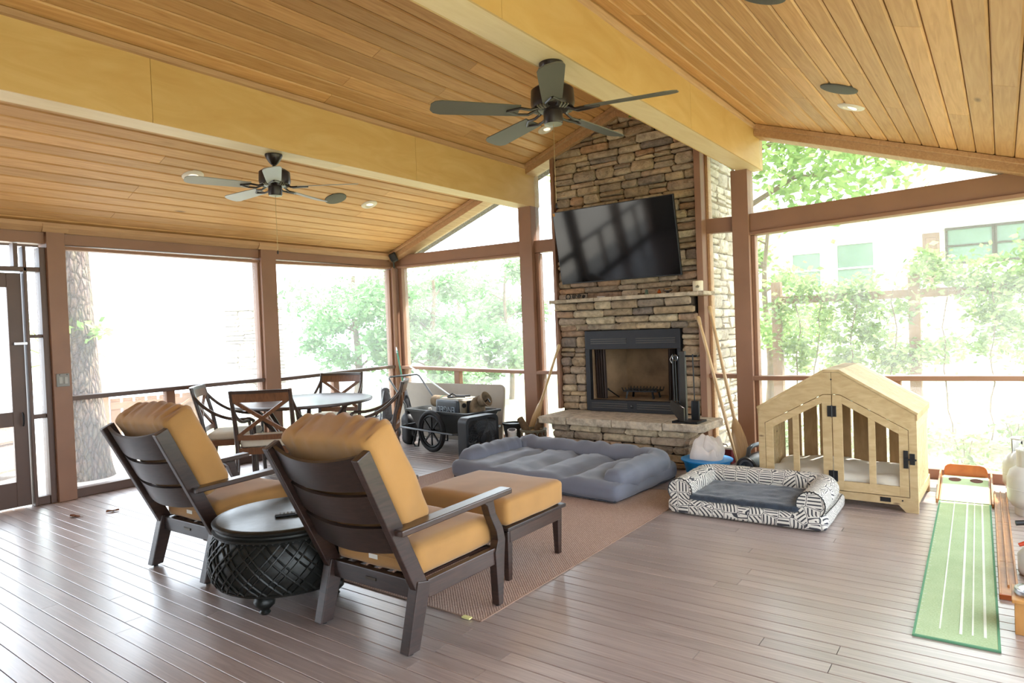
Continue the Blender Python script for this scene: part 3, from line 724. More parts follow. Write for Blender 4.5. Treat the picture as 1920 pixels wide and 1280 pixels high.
def make_dining(label, loc, rz):
    c = thing('dining_chair', label, 'dining chair', loc, rz, group='cross back dining chairs')
    for s in (-1, 1):
        MB().tube([(s*.262, -.30, .01), (s*.262, -.25, .22), (s*.26, -.225, .43), (s*.263, -.26, .65), (s*.268, -.345, .975)], [.021, .022, .024, .022, .019], 6).build('rear_leg', 'dframe', c, smooth=True, ang=70)
        MB().tube([(s*.265, .25, .01), (s*.262, .235, .43)], [.019, .023], 6).build('front_leg', 'dframe', c, smooth=True, ang=70)
        MB().tube(arc((s*.27, -.325, .89), (s*.30, -.16, .66), (s*.295, .10, .635), 9)+[Vector((s*.293, .2, .635)), Vector((s*.29, .235, .618))], .017, 6).build('armrest', 'dframe', c, smooth=True, ang=70)
        MB().tube([(s*.29, .235, .625), (s*.265, .24, .42)], .017, 6).build('arm_post', 'dframe', c, smooth=True, ang=70)
        MB().bar((s*.255, -.22, .405), (s*.255, .235, .405), .03, .06).build('side_rail', 'dbrown', c, bevel=.004)
    for y0 in (-.225, .235): MB().box(-.25, .25, y0-.015, y0+.015, .365, .43).build('cross_rail', 'dbrown', c, bevel=.004)
    def back(u, z, t=0):
        yb = -.26-(z-.65)*.262 if z > .65 else -.235-(z-.45)*.12
        return (u, yb-.03*(1-(u/.26)**2)+t, z)
    def plate(z0, z1, th=.014, name='top_rail', mat='dbrown'):
        vs_, fs_ = [], []; N = 10
        for i in range(N+1):
            u = -.255+.51*i/N
            vs_ += [back(u, z0, -th), back(u, z1, -th), back(u, z1, th), back(u, z0, th)]
        for i in range(N):
            for k in range(4): fs_.append((i*4+k, i*4+(k+1) % 4, (i+1)*4+(k+1) % 4, (i+1)*4+k))
        fs_ += [(3, 2, 1, 0), (N*4, N*4+1, N*4+2, N*4+3)]
        return MB().add(vs_, fs_).build(name, mat, c, smooth=True, ang=40)
    plate(.865, .95); plate(.945, .975, .02, 'crest_rail', 'dframe'); plate(.505, .555, .012, 'lower_rail')
    for s in (-1, 1):
        pts = [back(s*(-.24+.48*i/8), .545+.33*i/8) for i in range(9)]
        m = MB()
        for p, q in zip(pts, pts[1:]): m.bar(p, q, .034, .02, up=(0, 1, .2))
        m.build('cross_brace', 'dbrown', c)
    MB().cushion((0, .01, .465), (.49, .47, .075), .03, .012, 10, .004, 6, 2).build('seat_cushion', 'cream', c, smooth=True, ang=80)
    for k in range(5): MB().box(-.2+k*.1-.02, -.2+k*.1+.02, -.21, .22, .415, .428).build('seat_slat', 'dframe', c)
    return c
def face(dx, dy): return math.atan2(dy, dx)-PI/2
make_dining('cross back dining chair seen from behind, nearest the lounge chairs', (-5.72, 3.78, 0), face(-.62, .72))
make_dining('cross back dining chair with swooping arms beside the big tree trunk window', (-6.52, 3.86, 0), face(.62, .72))
make_dining('cross back dining chair on the far side of the round table', (-6.53, 5.12, 0), face(.4, -.8))
make_dining('cross back dining chair turned sideways beside the garden cart', (-5.14, 4.52, 0), face(-.74, -.67))

# ------------------------------------------------------------------ dog beds
def jig(mb, amp, fr, seed=0):
    mb.v = [tuple(Vector(v)+noise.noise_vector(Vector(v)*fr+Vector((seed, 0, 0)))*amp) for v in mb.v]; return mb
MT['gbed'] = plain('grey_canvas', '#676a76', .75, var=.08, nscale=4, bump=.15, bscale=300, sheen=.2)
MT['gbed_dark'] = plain('charcoal_base', '#3a3c44', .85, var=.08)
gb = thing('dog_bed', 'large slate grey bolster dog bed on the rug by the hearth', 'dog bed', (-3.41, 5.33, .012), R(-4))
def quilt(p, q):
    p = p.copy()
    if q[2] > 0:
        for xi in (-.42, .0, .42): p.z -= .05*math.exp(-((p.x-xi)/.05)**2)*(1-abs(q[1])**6)
        p.z += .022*noise.noise(Vector((p.x*7+p.y*3, p.y*5, 3)))-.010*abs(noise.noise(Vector((p.x*3, p.y*14, 8))))
    return p
MB().cushion((0, 0, .085), (1.9, 1.1, .16), .06, .035, 34, .012, 5, 1, quilt).build('mattress', 'gbed', gb, smooth=True, ang=80)
MB().cushion((0, 0, .012), (1.84, 1.06, .024), .01, 0, 6).build('base_panel', 'gbed_dark', gb, smooth=True)
def bolster(w, dpt, yf, zc_, r, nseg=40, cr=.2, endr=.35):
    """U shaped path open toward -Y"""
    pts = []
    yb = dpt/2
    def add(x, y): pts.append(Vector((x, y, zc_)))
    n1 = 12
    for i in range(n1): add(-w/2, yf+(yb-cr-yf)*i/n1)
    for i in range(8): a = PI-(PI/2)*i/8; add(-w/2+cr+cr*math.cos(a), yb-cr+cr*math.sin(a))
    for i in range(20): add(-w/2+cr+(w-2*cr)*i/20, yb)
    for i in range(8): a = PI/2-(PI/2)*i/8; add(w/2-cr+cr*math.cos(a), yb-cr+cr*math.sin(a))
    for i in range(n1+1): add(w/2, yb-cr-(yb-cr-yf)*i/n1)
    return pts
pts = bolster(1.70, .92, -.46, .165, .115)
rs = [.115*min(1, .55+.45*math.sin(min(1, (i+.6)/4)*PI/2), .55+.45*math.sin(min(1, (len(pts)-1-i+.6)/4)*PI/2)) for i in range(len(pts))]
m = MB().tube(pts, rs, 18)
# gathered wrinkles across the bolster
N18 = 18
for i in range(len(pts)):
    w_ = .004*math.sin(i*2.4)+.016*noise.noise(Vector((i*.63, 4, 0)))-.012*max(0, math.sin(i*1.31+1))**6
    for k in range(N18):
        p = Vector(m.v[i*N18+k]); dd = (p-pts[i]).normalized(); m.v[i*N18+k] = tuple(p+dd*(w_+.022*noise.noise(Vector((p.x*9, p.y*9, p.z*5)))))
m.build('bolster', 'gbed', gb, smooth=True, ang=80)
MB().tube([(-.9, -.535, .115), (.9, -.535, .115)], .004, 6).build('piping', 'gbed_dark', gb, smooth=True)

# patterned bed: hand-drawn looking tribal strokes
t = NT('tribal_print'); v = t.coords((1, 1, 1), rnd=False)
vo = t.new('TexVoronoi'); vo.inputs['Scale'].default_value = 11; vo.distance = 'MANHATTAN'; vo.inputs['Randomness'].default_value = .45; t.link(v, vo.inputs['Vector'])
ve = t.new('TexVoronoi', feature='DISTANCE_TO_EDGE'); ve.inputs['Scale'].default_value = 11; ve.inputs['Randomness'].default_value = .45; t.link(v, ve.inputs['Vector'])
sx_ = t.new('SeparateColor'); t.link(vo.outputs['Color'], sx_.inputs[0]); sp_ = t.new('SeparateXYZ'); t.link(v, sp_.inputs[0])
ang_ = t.math('MULTIPLY', t.math('FLOOR', t.math('MULTIPLY', sx_.outputs[0], 4)), .785)
ca = t.math('COSINE', ang_); sa = t.math('SINE', ang_)
yz_ = t.math('ADD', sp_.outputs[1], sp_.outputs[2])
h_ = t.math('ADD', t.math('MULTIPLY', t.math('ADD', sp_.outputs[0], t.math('MULTIPLY', sp_.outputs[1], .6)), ca), t.math('MULTIPLY', yz_, sa))
st_ = t.math('SINE', t.math('MULTIPLY', h_, 250))
k_ = t.math('GREATER_THAN', st_, .3)
rg = t.math('GREATER_THAN', ve.outputs['Distance'], .07)
ed = t.math('LESS_THAN', ve.outputs['Distance'], .022)
ink = t.math('MAXIMUM', t.math('MULTIPLY', k_, rg), ed)
t.link(t.mix(ink, hexc('#d5d0c6'), hexc('#3b3b41')), t.b.inputs['Base Color']); t.b.inputs['Roughness'].default_value = .85
MT['tribal'] = t.m
MT['navy'] = plain('charcoal_fleece', '#2b3440', .95, var=.35, nscale=24, bump=.7, bscale=120, sheen=.3)
pb = thing('dog_bed', 'small white dog bed with black tribal print and dark fleece pad', 'dog bed', (-1.535, 5.12, 0), R(1))
MB().cushion((0, 0, .06), (1.12, .75, .118), .04, .01, 16, .004, 5, 1).build('base', 'tribal', pb, smooth=True, ang=80)
pts = bolster(.92, .54, -.35, .175, .09, cr=.1)
m = MB().tube(pts, [.092+.004*noise.noise(Vector((i*.5, 2, 0))) for i in range(len(pts))], 22); m.build('bolster', 'tribal', pb, smooth=True, ang=60)
MB().cushion((0, -.06, .135), (.77, .60, .04), .018, .01, 30, .010, 16, 4).build('fleece_pad', 'navy', pb, smooth=True, ang=80)
for s in (-1, 1):
    MB().tube([(s*.46+.093*math.cos(2*PI*k/24), -.351, .175+.093*math.sin(2*PI*k/24)) for k in range(24)], .004, 6, True).build('end_piping', 'black', pb, smooth=True)
MB().tube([(.545, -.3, .115), (.558, .0, .118), (.55, .3, .115)], .0035, 6).build('zip', 'black', pb, smooth=True)

# ------------------------------------------------------------------ wooden dog house crate
MT['cwood'] = wood('crate_ply', '#b0956a', '#c9b086', (3, 3, 10), .5, .03, .05, knots=5)
MT['cwood2'] = wood('crate_board', '#957850', '#b5966c', (6, 6, 2), .55, .05, .12, knots=4)
ck = thing('dog_crate', 'house shaped wooden dog crate with gabled slatted roof and twin doors', 'dog crate', (-1.07, 5.56, 0), R(-1))
D = .80
def half(sg, pts_): return [(sg*u, z) for u, z in pts_]
for sg in (-1, 1):
    o_ = [(.0015, 1.02), (.065, 1.02), (.56, .722), (.56, 0), (.48, 0), (.435, .05), (.0015, .05), (.0015, .108), (.508, .108), (.508, .604), (.06, .85), (.0015, .85)]
    MB().prism(half(sg, o_), 'y', 0, .02).build('front_panel', 'cwood', ck, bevel=.0015)
    # door leaf: stiles, bars and sloping top rail
    dr_ = MB().prism(half(sg, [(.004, .113), (.071, .113), (.071, .838), (.058, .845), (.004, .845)]), 'y', .001, .019).build('door', 'cwood', ck, bevel=.001)
    zt = lambda x: .845-(x-.058)*(.845-.602)/(.504-.058)
    MB().prism(half(sg, [(.445, .113), (.504, .113), (.504, .602), (.445, zt(.445))]), 'y', .001, .019).build('door_stile', 'cwood', dr_, bevel=.001)
    MB().prism(half(sg, [(.071, .113), (.445, .113), (.445, .185), (.071, .185)]), 'y', .001, .019).build('door_bottom_rail', 'cwood', dr_, bevel=.001)
    MB().prism(half(sg, [(.071, zt(.071)-.058), (.445, zt(.445)-.062), (.445, zt(.445)), (.071, zt(.071))]), 'y', .001, .019).build('door_top_rail', 'cwood', dr_, bevel=.001)
    MB().prism(half(sg, [(.247, .185), (.292, .185), (.292, zt(.292)-.06), (.247, zt(.247)-.06)]), 'y', .001, .019).build('door_bar', 'cwood', dr_, bevel=.001)
    # side wall of slats
    for z0, z1 in ((.06, .14), (.60, .69)): MB().box(*sorted((sg*.54, sg*.558)), .02, D-.02, z0, z1).build('side_rail', 'cwood', ck, bevel=.002)
    for k in range(9): MB().box(*sorted((sg*.542, sg*.556)), .03+k*.077, .03+k*.077+.062, .14, .60).build('side_slat', 'cwood', ck, bevel=.002)
    # roof: border boards and slats running down the slope
    A = Vector((sg*.05, 0, 1.035)); B = Vector((sg*.568, 0, .722)); 
    for y0, y1 in [(-.005, .13)]+[(.132+k*.054, .132+k*.054+.047) for k in range(9)]+[(.622, D+.01)]:
        ym = (y0+y1)/2
        MB().bar(A+Vector((0, ym, 0)), B+Vector((0, ym, 0)), y1-y0, .018, up=(0, 0, 1)).build('roof_slat', 'cwood', ck, bevel=.0015)
    MB().bar(B+Vector((-sg*.012, 0, -.022)), B+Vector((-sg*.012, D, -.022)), .018, .05).build('eave_board', 'cwood2', ck, bevel=.002)
    for y0 in (.03, D-.06): MB().box(*sorted((sg*.5, sg*.556)), y0, y0+.05, 0, .06).build('foot', 'cwood2', ck, bevel=.002)
MB().box(-.058, .058, -.005, .26, 1.022, 1.04).build('ridge_cap', 'cwood', ck, bevel=.002); MB().box(-.058, .058, .264, D, 1.022, 1.04).build('ridge_cap', 'cwood2', ck, bevel=.002)
for k in range(8):
    x0 = -.535+k*.135; x1 = x0+.115; xm = max(abs(x0), abs(x1))
    za, zb = [1.0-abs(x)*.57 for x in (x0, x1)]
    MB().prism([(x0, .06), (x1, .06), (x1, zb), (x0, za)], 'y', D-.03, D-.014).build('back_slat', 'cwood2', ck, bevel=.002)
MB().box(-.53, .53, .02, D-.03, .06, .08).build('floor_panel', 'cwood2', ck)
MT['sheet'] = plain('white_cotton', '#d8d2c4', .85, var=.05, bump=.1)
MB().cushion((0, .36, .16), (1.02, .64, .15), .05, .03, 26, .03, 5, 9).build('cushion', 'sheet', ck, smooth=True, ang=80)
for z0 in (.22, .72): 
    hg = MB().box(-.032, .032, -.006, .0, z0-.042, z0+.042).build('hinge', 'black', ck, bevel=.002)
    MB().lathe([(.006, -.045), (.006, .045)], 8, (0, -.006, z0)).build('pin', 'black', hg, smooth=True)
lt = MB().box(.472, .503, -.008, 0, .325, .455).build('latch', 'black', ck, bevel=.002)
MB().box(.512, .545, -.012, 0, .355, .435).build('keeper', 'black', lt, bevel=.002); MB().bar((.478, -.014, .392), (.556, -.014, .392), .012, .012).build('bolt', 'black', lt, bevel=.002)
MB().box(.315, .385, -.003, 0, .065, .098).build('maker_plate', 'black', ck, bevel=.002)
for x, z in ((.46, .085), (0.0, .965), (-.46, .085)): MB().lathe([(.006, .0), (.006, .003)], 10, T=Matrix.Translation((x, 0, z)) @ Matrix.Rotation(PI/2, 4, 'X')).build('screw', 'black', ck)
# ------------------------------------------------------------------ on and around the fireplace
tv = thing('television', 'large flat black television tilted down above the mantel', 'television', (-3.42, 6.71, 1.95))
tv.rotation_euler = (R(11.5), 0, 0)
MT['tvglass'] = plain('tv_glass', '#060709', .07, var=.05, spec=.35)
MB().box(-.735, .735, -.045, -.012, 0, .84).build('bezel', 'black', tv, bevel=.004)
MB().box(-.725, .725, -.0475, -.0445, .014, .832).build('screen', 'tvglass', tv)
MB().box(-.45, .45, -.012, .02, .12, .6).build('back_housing', 'black', tv, bevel=.01)
MB().bar((-.25, .0, .45), (-.25, -.0, .12), .05, .03).build('mount_arm', 'blackm', tv); MB().bar((.25, .0, .45), (.25, .0, .12), .05, .03).build('mount_arm', 'blackm', tv)
MB().box(-.727, -.700, -.049, -.0475, .795, .83).build('sticker', plain('orange_sticker', '#c98a3c', .6), tv)

cj = thing('candle_jar', 'cream ceramic candle jar with dark script at the right end of the mantel', 'candle', (-2.49, 6.6, 1.755))
MB().lathe([(.046, 0), (.052, .006), (.052, .1), (.049, .108), (.045, .108), (.045, .085), (.0001, .085)], 32).build('jar', plain('cream_ceramic', '#ded3b4', .35, var=.03), cj, smooth=True)
MB().lathe([(.003, .085), (.003, .1)], 6).build('wick', 'black', cj)
def text_obj(body, size, mat, parent, loc, rot, ext=.001, align='CENTER', shear=0):
    cu = bpy.data.curves.new('lettering', 'FONT'); cu.body = body; cu.size = size; cu.extrude = ext; cu.align_x = align; cu.align_y = 'CENTER'; cu.shear = shear; cu.resolution_u = 3
    o = bpy.data.objects.new('lettering', cu); C.objects.link(o)
    dg = bpy.context.evaluated_depsgraph_get(); me = bpy.data.meshes.new_from_object(o.evaluated_get(dg)); bpy.data.objects.remove(o)
    me.materials.clear(); me.materials.append(MT[mat] if isinstance(mat, str) else mat)
    q = bpy.data.objects.new('lettering', me); C.objects.link(q); q.parent = parent; q.location = loc; q.rotation_euler = rot; return q
text_obj('da', .04, 'black', cj, (.012, -.0535, .05), (PI/2, 0, R(12)), .0015, shear=.3)
it = thing('iron_ornament', 'small black wrought iron ornament at the left end of the mantel', 'ornament', (-3.93, 6.6, 1.755))
MB().tube([(-.11+.03*math.cos(2*PI*k/14), 0, .035+.03*math.sin(2*PI*k/14)) for k in range(14)], .006, 6, True).build('loop', 'blackm', it, smooth=True)
for x, q in ((-.03, .03), (.035, .026), (.095, .02)):
    MB().tube([(x+q*(1-i/22)*math.cos(i*.55), 0, q+.006+q*(1-i/22)*math.sin(i*.55)) for i in range(20)], .005, 6).build('scroll', 'blackm', it, smooth=True)
MB().box(-.14, .14, -.02, .02, 0, .004).build('foot', 'blackm', it)
wd = thing('small_dish', 'small white dish lying on the mantel beside the iron ornament', 'dish', (-3.6, 6.58, 1.755))
MB().lathe([(.0001, .004), (.03, .003), (.045, .014), (.048, .014), (.035, 0), (.0001, 0)], 24).build('bowl', 'white', wd, smooth=True)
MB().lathe([(.03, .0), (.03, .003)], 20).build('foot_ring', 'white', wd)
so_ = thing('silver_ornament', 'shiny silver oval ornament on the mantel left of the candle jar', 'ornament', (-2.81, 6.58, 1.755))
MB().lathe([(.0001, .012), (.03, .015), (.048, .028), (.05, .036), (.04, .05), (.0001, .058)], 24).build('body', 'steel', so_, smooth=True); MB().lathe([(.022, 0), (.016, .014)], 16).build('base', 'blackm', so_, smooth=True)
am = thing('amber_ornament', 'tiny amber glass ornament on the mantel by the silver one', 'ornament', (-2.9, 6.57, 1.755))
MB().lathe([(.012, 0), (.022, .012), (.018, .03), (.008, .038), (.011, .046)], 16).build('glass', plain('amber_glass', '#9c4a22', .1), am, smooth=True); MB().lathe([(.011, .046), (.0001, .052)], 12).build('stopper', 'blackm', am, smooth=True)
gf = thing('green_figurine', 'tiny green and brown figurine in the middle of the mantel', 'figurine', (-3.05, 6.58, 1.755))
MB().lathe([(.02, 0), (.024, .01), (.014, .03), (.018, .042), (.01, .055), (.0001, .06)], 12).build('body', plain('green_glaze', '#54685a', .3), gf, smooth=True); MB().box(-.1, -.03, -.015, .015, 0, .022).build('log_base', plain('brown_bark', '#4a3a2a', .9), gf, bevel=.006)

gr = thing('fire_grate', 'black cast iron log grate inside the fireplace', 'grate', (-3.32, 6.98, .6), R(3))
for s in (-1, 1): 
    MB().bar((-.2, s*.09, .085), (.2, s*.09, .085), .016, .016).build('rail', 'blackm', gr)
    for sx in (-1, 1): MB().bar((sx*.15, s*.09, .08), (sx*.165, s*.1, .0), .018, .018).build('leg', 'blackm', gr)
for k in range(11):
    x = -.2+k*.04
    MB().tube([(x, -.13, .125), (x+.004, -.09, .085), (x+.006, .09, .085), (x+.006, .12, .12)], .007, 5).build('bar', plain('iron_grey', '#4a4844', .5, .5) if k == 0 else bpy.data.materials['iron_grey'], gr, smooth=True)
kn = thing('fire_poker', 'short black poker lying in the firebox beside the grate', 'poker', (-3.72, 6.93, .602), R(-20))
MB().tube([(-.02, 0, .09), (.05, 0, .06), (.16, 0, .012)], .007, 6).build('rod', 'blackm', kn, smooth=True); MB().lathe([(.0001, -.016), (.014, -.008), (.014, .008), (.0001, .016)], 12, (-.025, 0, .092)).build('knob', 'blackm', kn, smooth=True)

ts = thing('fireplace_tools', 'black fireplace tool set standing on the right end of the hearth', 'fireplace tools', (-2.49, 6.3, .463))
MB().box(-.14, .12, -.15, .1, 0, .018).build('base_plate', 'blackm', ts, bevel=.003)
MB().box(-.09, -.03, -.04, .0, .018, .70).build('column', plain('tool_column', '#3c3a36', .4, .4), ts, bevel=.004)
MB().box(-.16, .09, -.028, -.012, .64, .66).build('hanger_bar', 'blackm', ts, bevel=.003)
for x, nm in ((.055, 'shovel'), (-.125, 'poker'), (-.15, 'tongs')):
    r_ = MB().tube([(x, -.05, .67), (x+.004, -.045, .2 if nm == 'shovel' else .1)], .006, 6).build(nm, 'blackm', ts, smooth=True)
    if nm == 'shovel': MB().cushion((x+.01, -.045, .12), (.085, .03, .19), .012, 0, 6).build('blade', 'blackm', r_, smooth=True)
    if nm == 'poker': MB().tube([(x+.026*math.sin(2*PI*k/12), -.052, .635+.03*math.cos(2*PI*k/12)) for k in range(12)], .004, 5, True).build('handle_loop', 'steel', r_, smooth=True)
    if nm == 'tongs': MB().tube([(x-.004, -.05, .66), (x-.03, -.05, .62), (x-.01, -.05, .58)], .004, 5).build('handle_loop', 'steel', r_, smooth=True)
# angular black support foot in front
MB().prism([(-.155, .205), (-.145, .225), (-.02, .15), (-.02, .018), (-.07, .018), (-.165, .14)], 'y', -.13, -.10).build('angled_bracket', plain('bracket_metal', '#3a352f', .3, .6), ts, bevel=.003)

ol = thing('power_outlet', 'white outlet cover on the right side of the hearth', 'outlet', (-2.457, 6.5, .2))
MB().box(0, .006, -.036, .036, -.058, .058).build('cover_plate', 'white', ol, bevel=.002)
for z in (-.026, .026): MB().lathe([(.016, 0), (.014, .003), (.0001, .003)], 16, T=Matrix.Translation((.006, 0, z)) @ Matrix.Rotation(PI/2, 4, 'Y')).build('socket', plain('outlet_face', '#9a9a96', .5), ol)
rb = thing('tool_box', 'small maroon metal box behind the blue tub by the post', 'box', (-2.33, 6.69, 0))
MB().box(-.1, .12, -.06, .06, 0, .15).build('body', plain('maroon_paint', '#5e1a22', .4), rb, bevel=.006); MB().box(-.105, .125, -.065, .065, .15, .168).build('lid', 'white', rb, bevel=.004)
MB().tube([(-.04, 0, .168), (-.03, 0, .19), (.05, 0, .19), (.06, 0, .168)], .006, 6).build('handle', 'black', rb, smooth=True)

# blue tub and blanket
bt = thing('plastic_tub', 'bright blue plastic tub standing by the hearth', 'tub', (-2.17, 5.83, 0))
MT['blue'] = plain('blue_plastic', '#1583c9', .35, var=.05)
NV = 40; zs = [0, .0, .02, .1, .19, .205, .21, .205, .19, .1, .02]; rs_ = [.0001, .15, .165, .185, .205, .21, .219, .203, .199, .179, .0001]
m = MB().lathe([(r, z) for r, z in zip(rs_, zs)], NV); m.build('shell', 'blue', bt, smooth=True, ang=50)
MB().lathe([(.208, .198), (.226, .2), (.228, .212), (.21, .216)], NV).build('rim', 'blue', bt, smooth=True)
for a in (-52, 128):
    T = Matrix.Rotation(R(a), 4, 'Z')
    m = MB(); ring = [(.2105+(.165-.165)+.012*0+.004, .055*math.cos(2*PI*k/16), .165+.016*math.sin(2*PI*k/16)) for k in range(16)]
    m.tube([tuple(T @ Vector(p)) for p in ring], .006, 6, True); m.build('handle_slot', plain('slot_light', '#9fb4c2', .5) if a < 0 else bpy.data.materials['slot_light'], bt, smooth=True)
bl = thing('blanket', 'crumpled white blanket heaped in the blue tub', 'blanket', (-2.165, 5.835, .10))
def drape(p, q):
    p = p.copy(); r_ = math.hypot(p.x, p.y); p.z += .05*noise.noise(Vector((p.x*9, p.y*9, 2)))+.022*abs(math.sin(p.x*38+2*p.y*9))*(1 if q[2] > 0 else 0); return p
MB().cushion((0, 0, .155), (.29, .26, .17), .08, .06, 26, .02, 10, 3, drape).build('folds', plain('white_fleece', '#cfc6bf', .95, var=.08, bump=.3, bscale=200), bl, smooth=True, ang=80)
MB().cushion((.06, -.05, .2), (.15, .12, .12), .05, .03, 14, .02, 14, 6, drape).build('fold_over', bpy.data.materials['white_fleece'], bl, smooth=True, ang=80)

def paddle(label, p, q, bl_, bw, up=(0, 1, .3), flip=False):
    p, q = Vector(p), Vector(q); L = (q-p).length
    t_ = thing('canoe_paddle', label, 'paddle', p, group='wooden canoe paddles')
    z = (q-p).normalized(); y = Vector(up); y = (y-z*y.dot(z)).normalized(); x = y.cross(z)
    T = Matrix(((x.x, y.x, z.x, 0), (x.y, y.y, z.y, 0), (x.z, y.z, z.z, 0), (0, 0, 0, 1)))
    t_.rotation_euler = T.to_euler()
    m = MB(); prof = [(0, bw*.62), (.04, bw*.92), (.12, bw), (bl_*.6, bw*.93), (bl_*.85, bw*.6), (bl_, .017)]
    vs_, fs_ = [], []
    for zz, w in prof:
        e = .007+.008*(zz/bl_)
        vs_ += [(-w, 0, zz), (-w*.5, -e, zz), (0, -e*1.25, zz), (w*.5, -e, zz), (w, 0, zz), (w*.5, e, zz), (0, e*1.25, zz), (-w*.5, e, zz)]
    for i in range(len(prof)-1):
        for k in range(8): fs_.append((i*8+k, i*8+(k+1) % 8, (i+1)*8+(k+1) % 8, (i+1)*8+k))
    fs_ += [tuple(range(7, -1, -1)), tuple((len(prof)-1)*8+k for k in range(8))]
    m.add(vs_, fs_).build('blade', 'paddle', t_, smooth=True, ang=60)
    MB().tube([(0, 0, bl_-.03), (0, 0, L-.1)], [.017, .0155], 10).build('shaft', 'paddle', t_, smooth=True)
    MB().tube([(0, 0, L-.1), (0, 0, L-.07), (0, 0, L-.02), (0, 0, L)], [.0155, .02, .022, .016], 10).build('grip', 'paddle', t_, smooth=True)
    return t_
paddle('wooden paddle whose top rests lower against the stone, left of the leaning pair', (-2.02, 6.28, .01), (-2.50, 6.60, 1.5), .5, .035, (1, .5, 0))
paddle('wooden paddle with its broad blade on the floor, right of the leaning pair', (-2.01, 6.42, .01), (-2.40, 6.66, 1.6), .5, .075, (-.1, 1, 0))
paddle('wooden paddle leaning behind the log basket left of the fireplace', (-4.77, 6.71, .02), (-4.235, 6.68, 1.24), .6, .06, (0, 1, .1))

# log basket
lb = thing('log_basket', 'low grey openwork metal basket left of the hearth', 'basket', (-4.53, 6.5, 0))
MT['bask'] = plain('pewter', '#8c8675', .5, .4, var=.2)
for z, r_ in ((.02, .13), (.06, .135), (.225, .155), (.24, .158)): MB().tube([(r_*math.cos(2*PI*k/28), r_*math.sin(2*PI*k/28), z) for k in range(28)], .007, 6, True).build('hoop', 'bask', lb, smooth=True)
for k in range(14):
    a = 2*PI*k/14
    for zc2 in (.1, .18):
        r_ = .133+zc2*.1; pts = []
        for i in range(12):
            u = 2*PI*i/12; aa = a+.036/r_*math.cos(u)*1.05; pts.append((r_*math.cos(aa), r_*math.sin(aa), zc2+.042*math.sin(u)))
        MB().tube(pts, .005, 5, True).build('ring', 'bask', lb, smooth=True)
MB().lathe([(.0001, .012), (.128, .012), (.128, .02), (.0001, .02)], 24).build('bottom', 'bask', lb)
MT['bark'] = plain('bark', '#6e5a44', .95, var=.4, nscale=16, bump=.8, bscale=50)
MT['cutwood'] = plain('cut_wood', '#b89a72', .85, var=.2, nscale=20)
def log(label, p, q, r_):
    t_ = thing('firewood_log', label, 'log', p, group='split logs in the basket'); d = Vector(q)-Vector(p)
    m = jig(MB().tube([d*(i/6) for i in range(7)], [r_*(1+.1*math.sin(i*2)) for i in range(7)], 10), .008, 9, r_*100)
    m.build('bark', 'bark', t_, smooth=True, ang=50)
    dn = d.normalized()
    for e, s in ((Vector((0, 0, 0)), -1), (d, 1)):
        MB().tube([e-dn*s*.004, e+dn*s*.004], r_*.93, 10).build('cut_end', 'cutwood', t_, smooth=True)
log('fat log sticking out of the basket toward the left', (-4.47, 6.42, .1), (-4.70, 6.47, .36), .042)
log('split log leaning at the right inside the basket', (-4.55, 6.56, .07), (-4.47, 6.58, .36), .048)
log('thin log at the bottom of the basket', (-4.44, 6.5, .05), (-4.43, 6.52, .25), .02)
pv = thing('plastic_pipe', 'short white plastic pipe standing tilted beside the log basket', 'pipe', (-4.72, 6.33, 0), R(0)); 
pts = [Vector((0, 0, .02)), Vector((.03, -.045, .25))]
MB().tube(pts, .052, 20).build('outer', 'white', pv, smooth=True); MB().tube([pts[1]-Vector((.0, .0, .001)), pts[1]+Vector((.001, -.0015, .006))], .043, 20).build('dark_bore', plain('dark_bore', '#2d1512', .8), pv, smooth=True)
MB().tube([pts[1]-(pts[1]-pts[0]).normalized()*.03, pts[1]+(pts[1]-pts[0]).normalized()*.003], [.056, .056], 20).build('collar', 'white', pv, smooth=True)
pn = thing('black_planter', 'black round planter pot hidden partly behind the box fan', 'pot', (-4.93, 6.63, 0))
MB().lathe([(.08, 0), (.09, .01), (.125, .27), (.115, .27), (.085, .03), (.0001, .03)], 28).build('pot', 'black', pn, smooth=True); MB().lathe([(.124, .258), (.134, .262), (.134, .28), (.118, .28), (.116, .262)], 28).build('rim', 'black', pn, smooth=True)

# box fan
bf = thing('box_fan', 'black plastic box fan standing on the floor beside the grey dog bed', 'fan', (-4.66, 5.63, 0), R(84))
# local: width along x, front toward -y
T0 = Matrix.Identity(4)
def rrect(w, h, r_, n=6):
    out = []
    for cx, cz, a0 in ((w/2-r_, h-r_, 0), (-w/2+r_, h-r_, 90), (-w/2+r_, r_, 180), (w/2-r_, r_, 270)):
        for i in range(n+1): a = R(a0+90*i/n); out.append((cx+r_*math.cos(a), cz+r_*math.sin(a)))
    return out
outer = rrect(.5, .51, .07); inner = [(u*.86, (z-.255)*.86+.255) for u, z in outer]; n = len(outer)
vs_ = [(u, -.065, z) for u, z in outer]+[(u, .065, z) for u, z in outer]+[(u, -.065, z) for u, z in inner]+[(u, .065, z) for u, z in inner]; fs_ = []
for i in range(n):
    j = (i+1) % n; fs_ += [(i, j, n+j, n+i), (2*n+j, 2*n+i, 3*n+i, 3*n+j), (i, 2*n+i, 2*n+j, j), (n+j, 3*n+j, 3*n+i, n+i)]
MB().add(vs_, fs_).build('housing', 'black', bf, smooth=True, ang=35)
for k in range(40):
    a = 2*PI*k/40; pts = []
    for i in range(6):
        r_ = .05+i*.031; aa = a+.5*i/5; lim = 1.0
        x, z = r_*math.cos(aa), r_*math.sin(aa); pts.append((max(-.213, min(.213, x*1.08)), -.062, .255+max(-.217, min(.217, z*1.08))))
    MB().tube(pts, .0026, 4).build('grille_spoke', 'black', bf)
